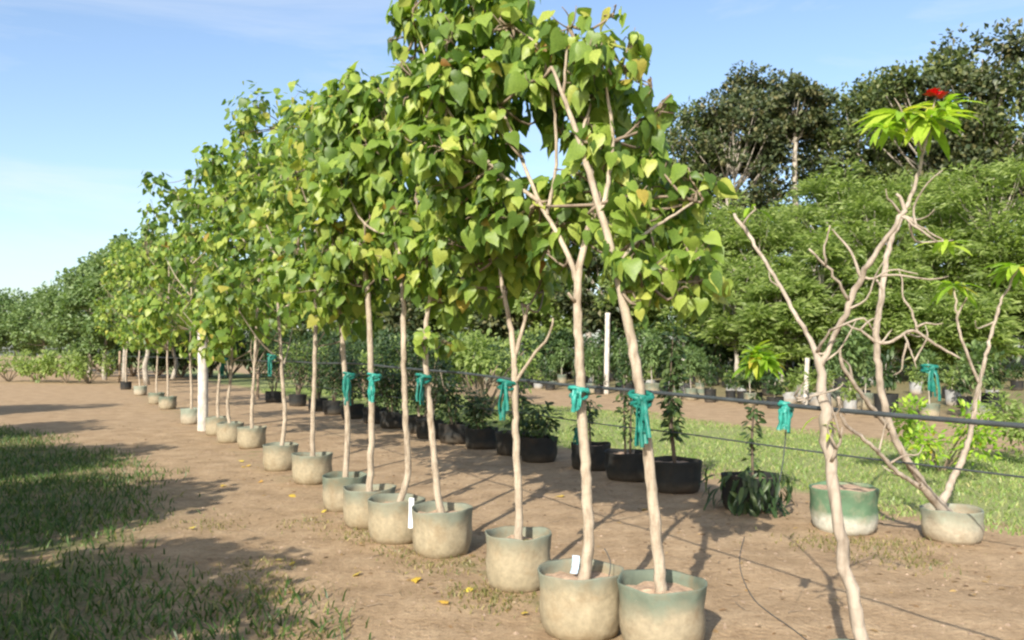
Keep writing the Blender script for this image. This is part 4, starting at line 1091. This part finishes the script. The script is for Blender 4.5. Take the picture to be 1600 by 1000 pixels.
tag(put('lawn', blades('lawn', 'lawn', p[keep], .02, .075, .008, 1.2)), 'sunlit short lawn between the second row and the dirt lane', 'grass', kind='stuff')
# thin weeds on the dirt near the pots and the path edge
cs = [gp(*a) for a in ((700, 880), (740, 930), (780, 935), (590, 835), (640, 860), (680, 880), (560, 830), (420, 880), (400, 930), (470, 990), (330, 820), (480, 815), (1270, 850), (1360, 850), (1420, 850), (1300, 845), (1440, 880), (1390, 870), (770, 925), (380, 905), (440, 930))]
P = np.vstack([c[:2] + rng.normal(0, .12, (150, 2)) * [1.4, 1.4] for c in cs])
tag(put('weeds', blades('weeds', 'dry_grass', P, .01, .05, .005, 1.4)), 'thin dry weeds and moss tufts around the pot feet', 'grass', kind='stuff')
# small stones and clods
def stones(n, area, smin, smax):
    t0_, t1_, s0, s1 = area
    p, t, s = strip_pts(n, t0_, t1_, s0, s1)
    z = ground_z(p[:, 0], p[:, 1])
    base = unit(np.array([[1, 0, 0], [0, 1, 0], [-1, 0, 0], [0, -1, 0], [0, 0, .7], [0, 0, -.7]], float)) * [1, 1, .6]
    S = smin + (smax - smin) * rng.random(n) ** 4
    a = rng.uniform(0, 6.28, n); ca, sa = np.cos(a), np.sin(a)
    V = base[None] * rng.uniform(.6, 1.3, (n, 6, 1))
    V = np.stack([V[..., 0] * ca[:, None] - V[..., 1] * sa[:, None] * .8, V[..., 0] * sa[:, None] + V[..., 1] * ca[:, None], V[..., 2]], -1) * S[:, None, None]
    V = V + np.column_stack([p, z])[:, None]
    T = np.array([[0, 1, 4], [1, 2, 4], [2, 3, 4], [3, 0, 4], [1, 0, 5], [2, 1, 5], [3, 2, 5], [0, 3, 5]])
    F = T[None] + (np.arange(n) * 6)[:, None, None]
    return V.reshape(-1, 3), F.reshape(-1, 3)
V, F = stones(9000, (-3, 16, -2.2, 4.2), .003, .02)
tag(put('gravel', tri_mesh('gravel', V, F, M['stone'])), 'small stones and dry clods strewn over the dirt', 'gravel', kind='stuff')
p, t, s = strip_pts(1500, -3, 18, -2.4, 4.6)
n = len(p); a = rng.uniform(0, 6.28, n)
V, F = scatter(OVAL, np.column_stack([p, ground_z(p[:, 0], p[:, 1]) + .006]), np.column_stack([np.cos(a), np.sin(a), np.zeros(n)]), rng.normal(0, .2, (n, 3)) + [0, 0, 1], rng.uniform(.02, .07, n))
tag(put('leaf_litter', tri_mesh('leaf_litter', V, F, M['litter'], None, True)), 'dry brown leaf litter scattered over the dirt', 'leaf litter', kind='stuff')
tw = MB()
for k in range(90):
    w = W(random.uniform(-2, 10), random.uniform(-1.6, 4)); z = float(ground_z(*w)) + .006
    a = random.uniform(0, 6.28); L = random.uniform(.05, .22)
    e = np.array([math.cos(a), math.sin(a), 0]) * L
    tw.add(tube([np.array([*w, z]), np.array([*w, z]) + e * .5 + [*(rng.normal(0, .015, 2)), .004], np.array([*w, z]) + e], [.003, .0025, .0015], 4, .06))
tag(tw.build('twig_litter', [M['twig']]), 'thin fallen twigs scattered over the dirt', 'twigs', kind='stuff')
YL = [tri_mesh('fallen_leaf', *h, M['yellow_leaf'], None, True) for h in HEART_FINE]
for k, (px, py) in enumerate(((440, 876), (458, 880), (380, 722), (388, 728), (378, 730), (410, 754), (455, 774), (508, 796), (300, 826), (272, 778), (735, 922), (590, 790), (560, 900), (650, 905), (820, 960), (420, 700), (350, 760), (1010, 800), (880, 780), (700, 945))):
    g = gp(px, py)
    o = put('fallen_leaf', YL[k % 3], None, g + [0, 0, .022])
    sc = random.uniform(.045, .085); o.scale = (sc, sc, sc); o.rotation_euler = (random.uniform(-.3, .3), random.uniform(-.3, .3), random.uniform(0, 6.28))
    tag(o, 'yellow fallen leaf lying on the bare dirt', 'leaf', 'yellow leaves fallen on the dirt')
o = put('fallen_leaf', YL[1], None, pt(832, 848, 5.60)); o.scale = (.13, .13, .13); o.rotation_euler = (R(40), R(20), R(160))
tag(o, 'large yellow leaf lying inside the pot of the V-forked tree', 'leaf')
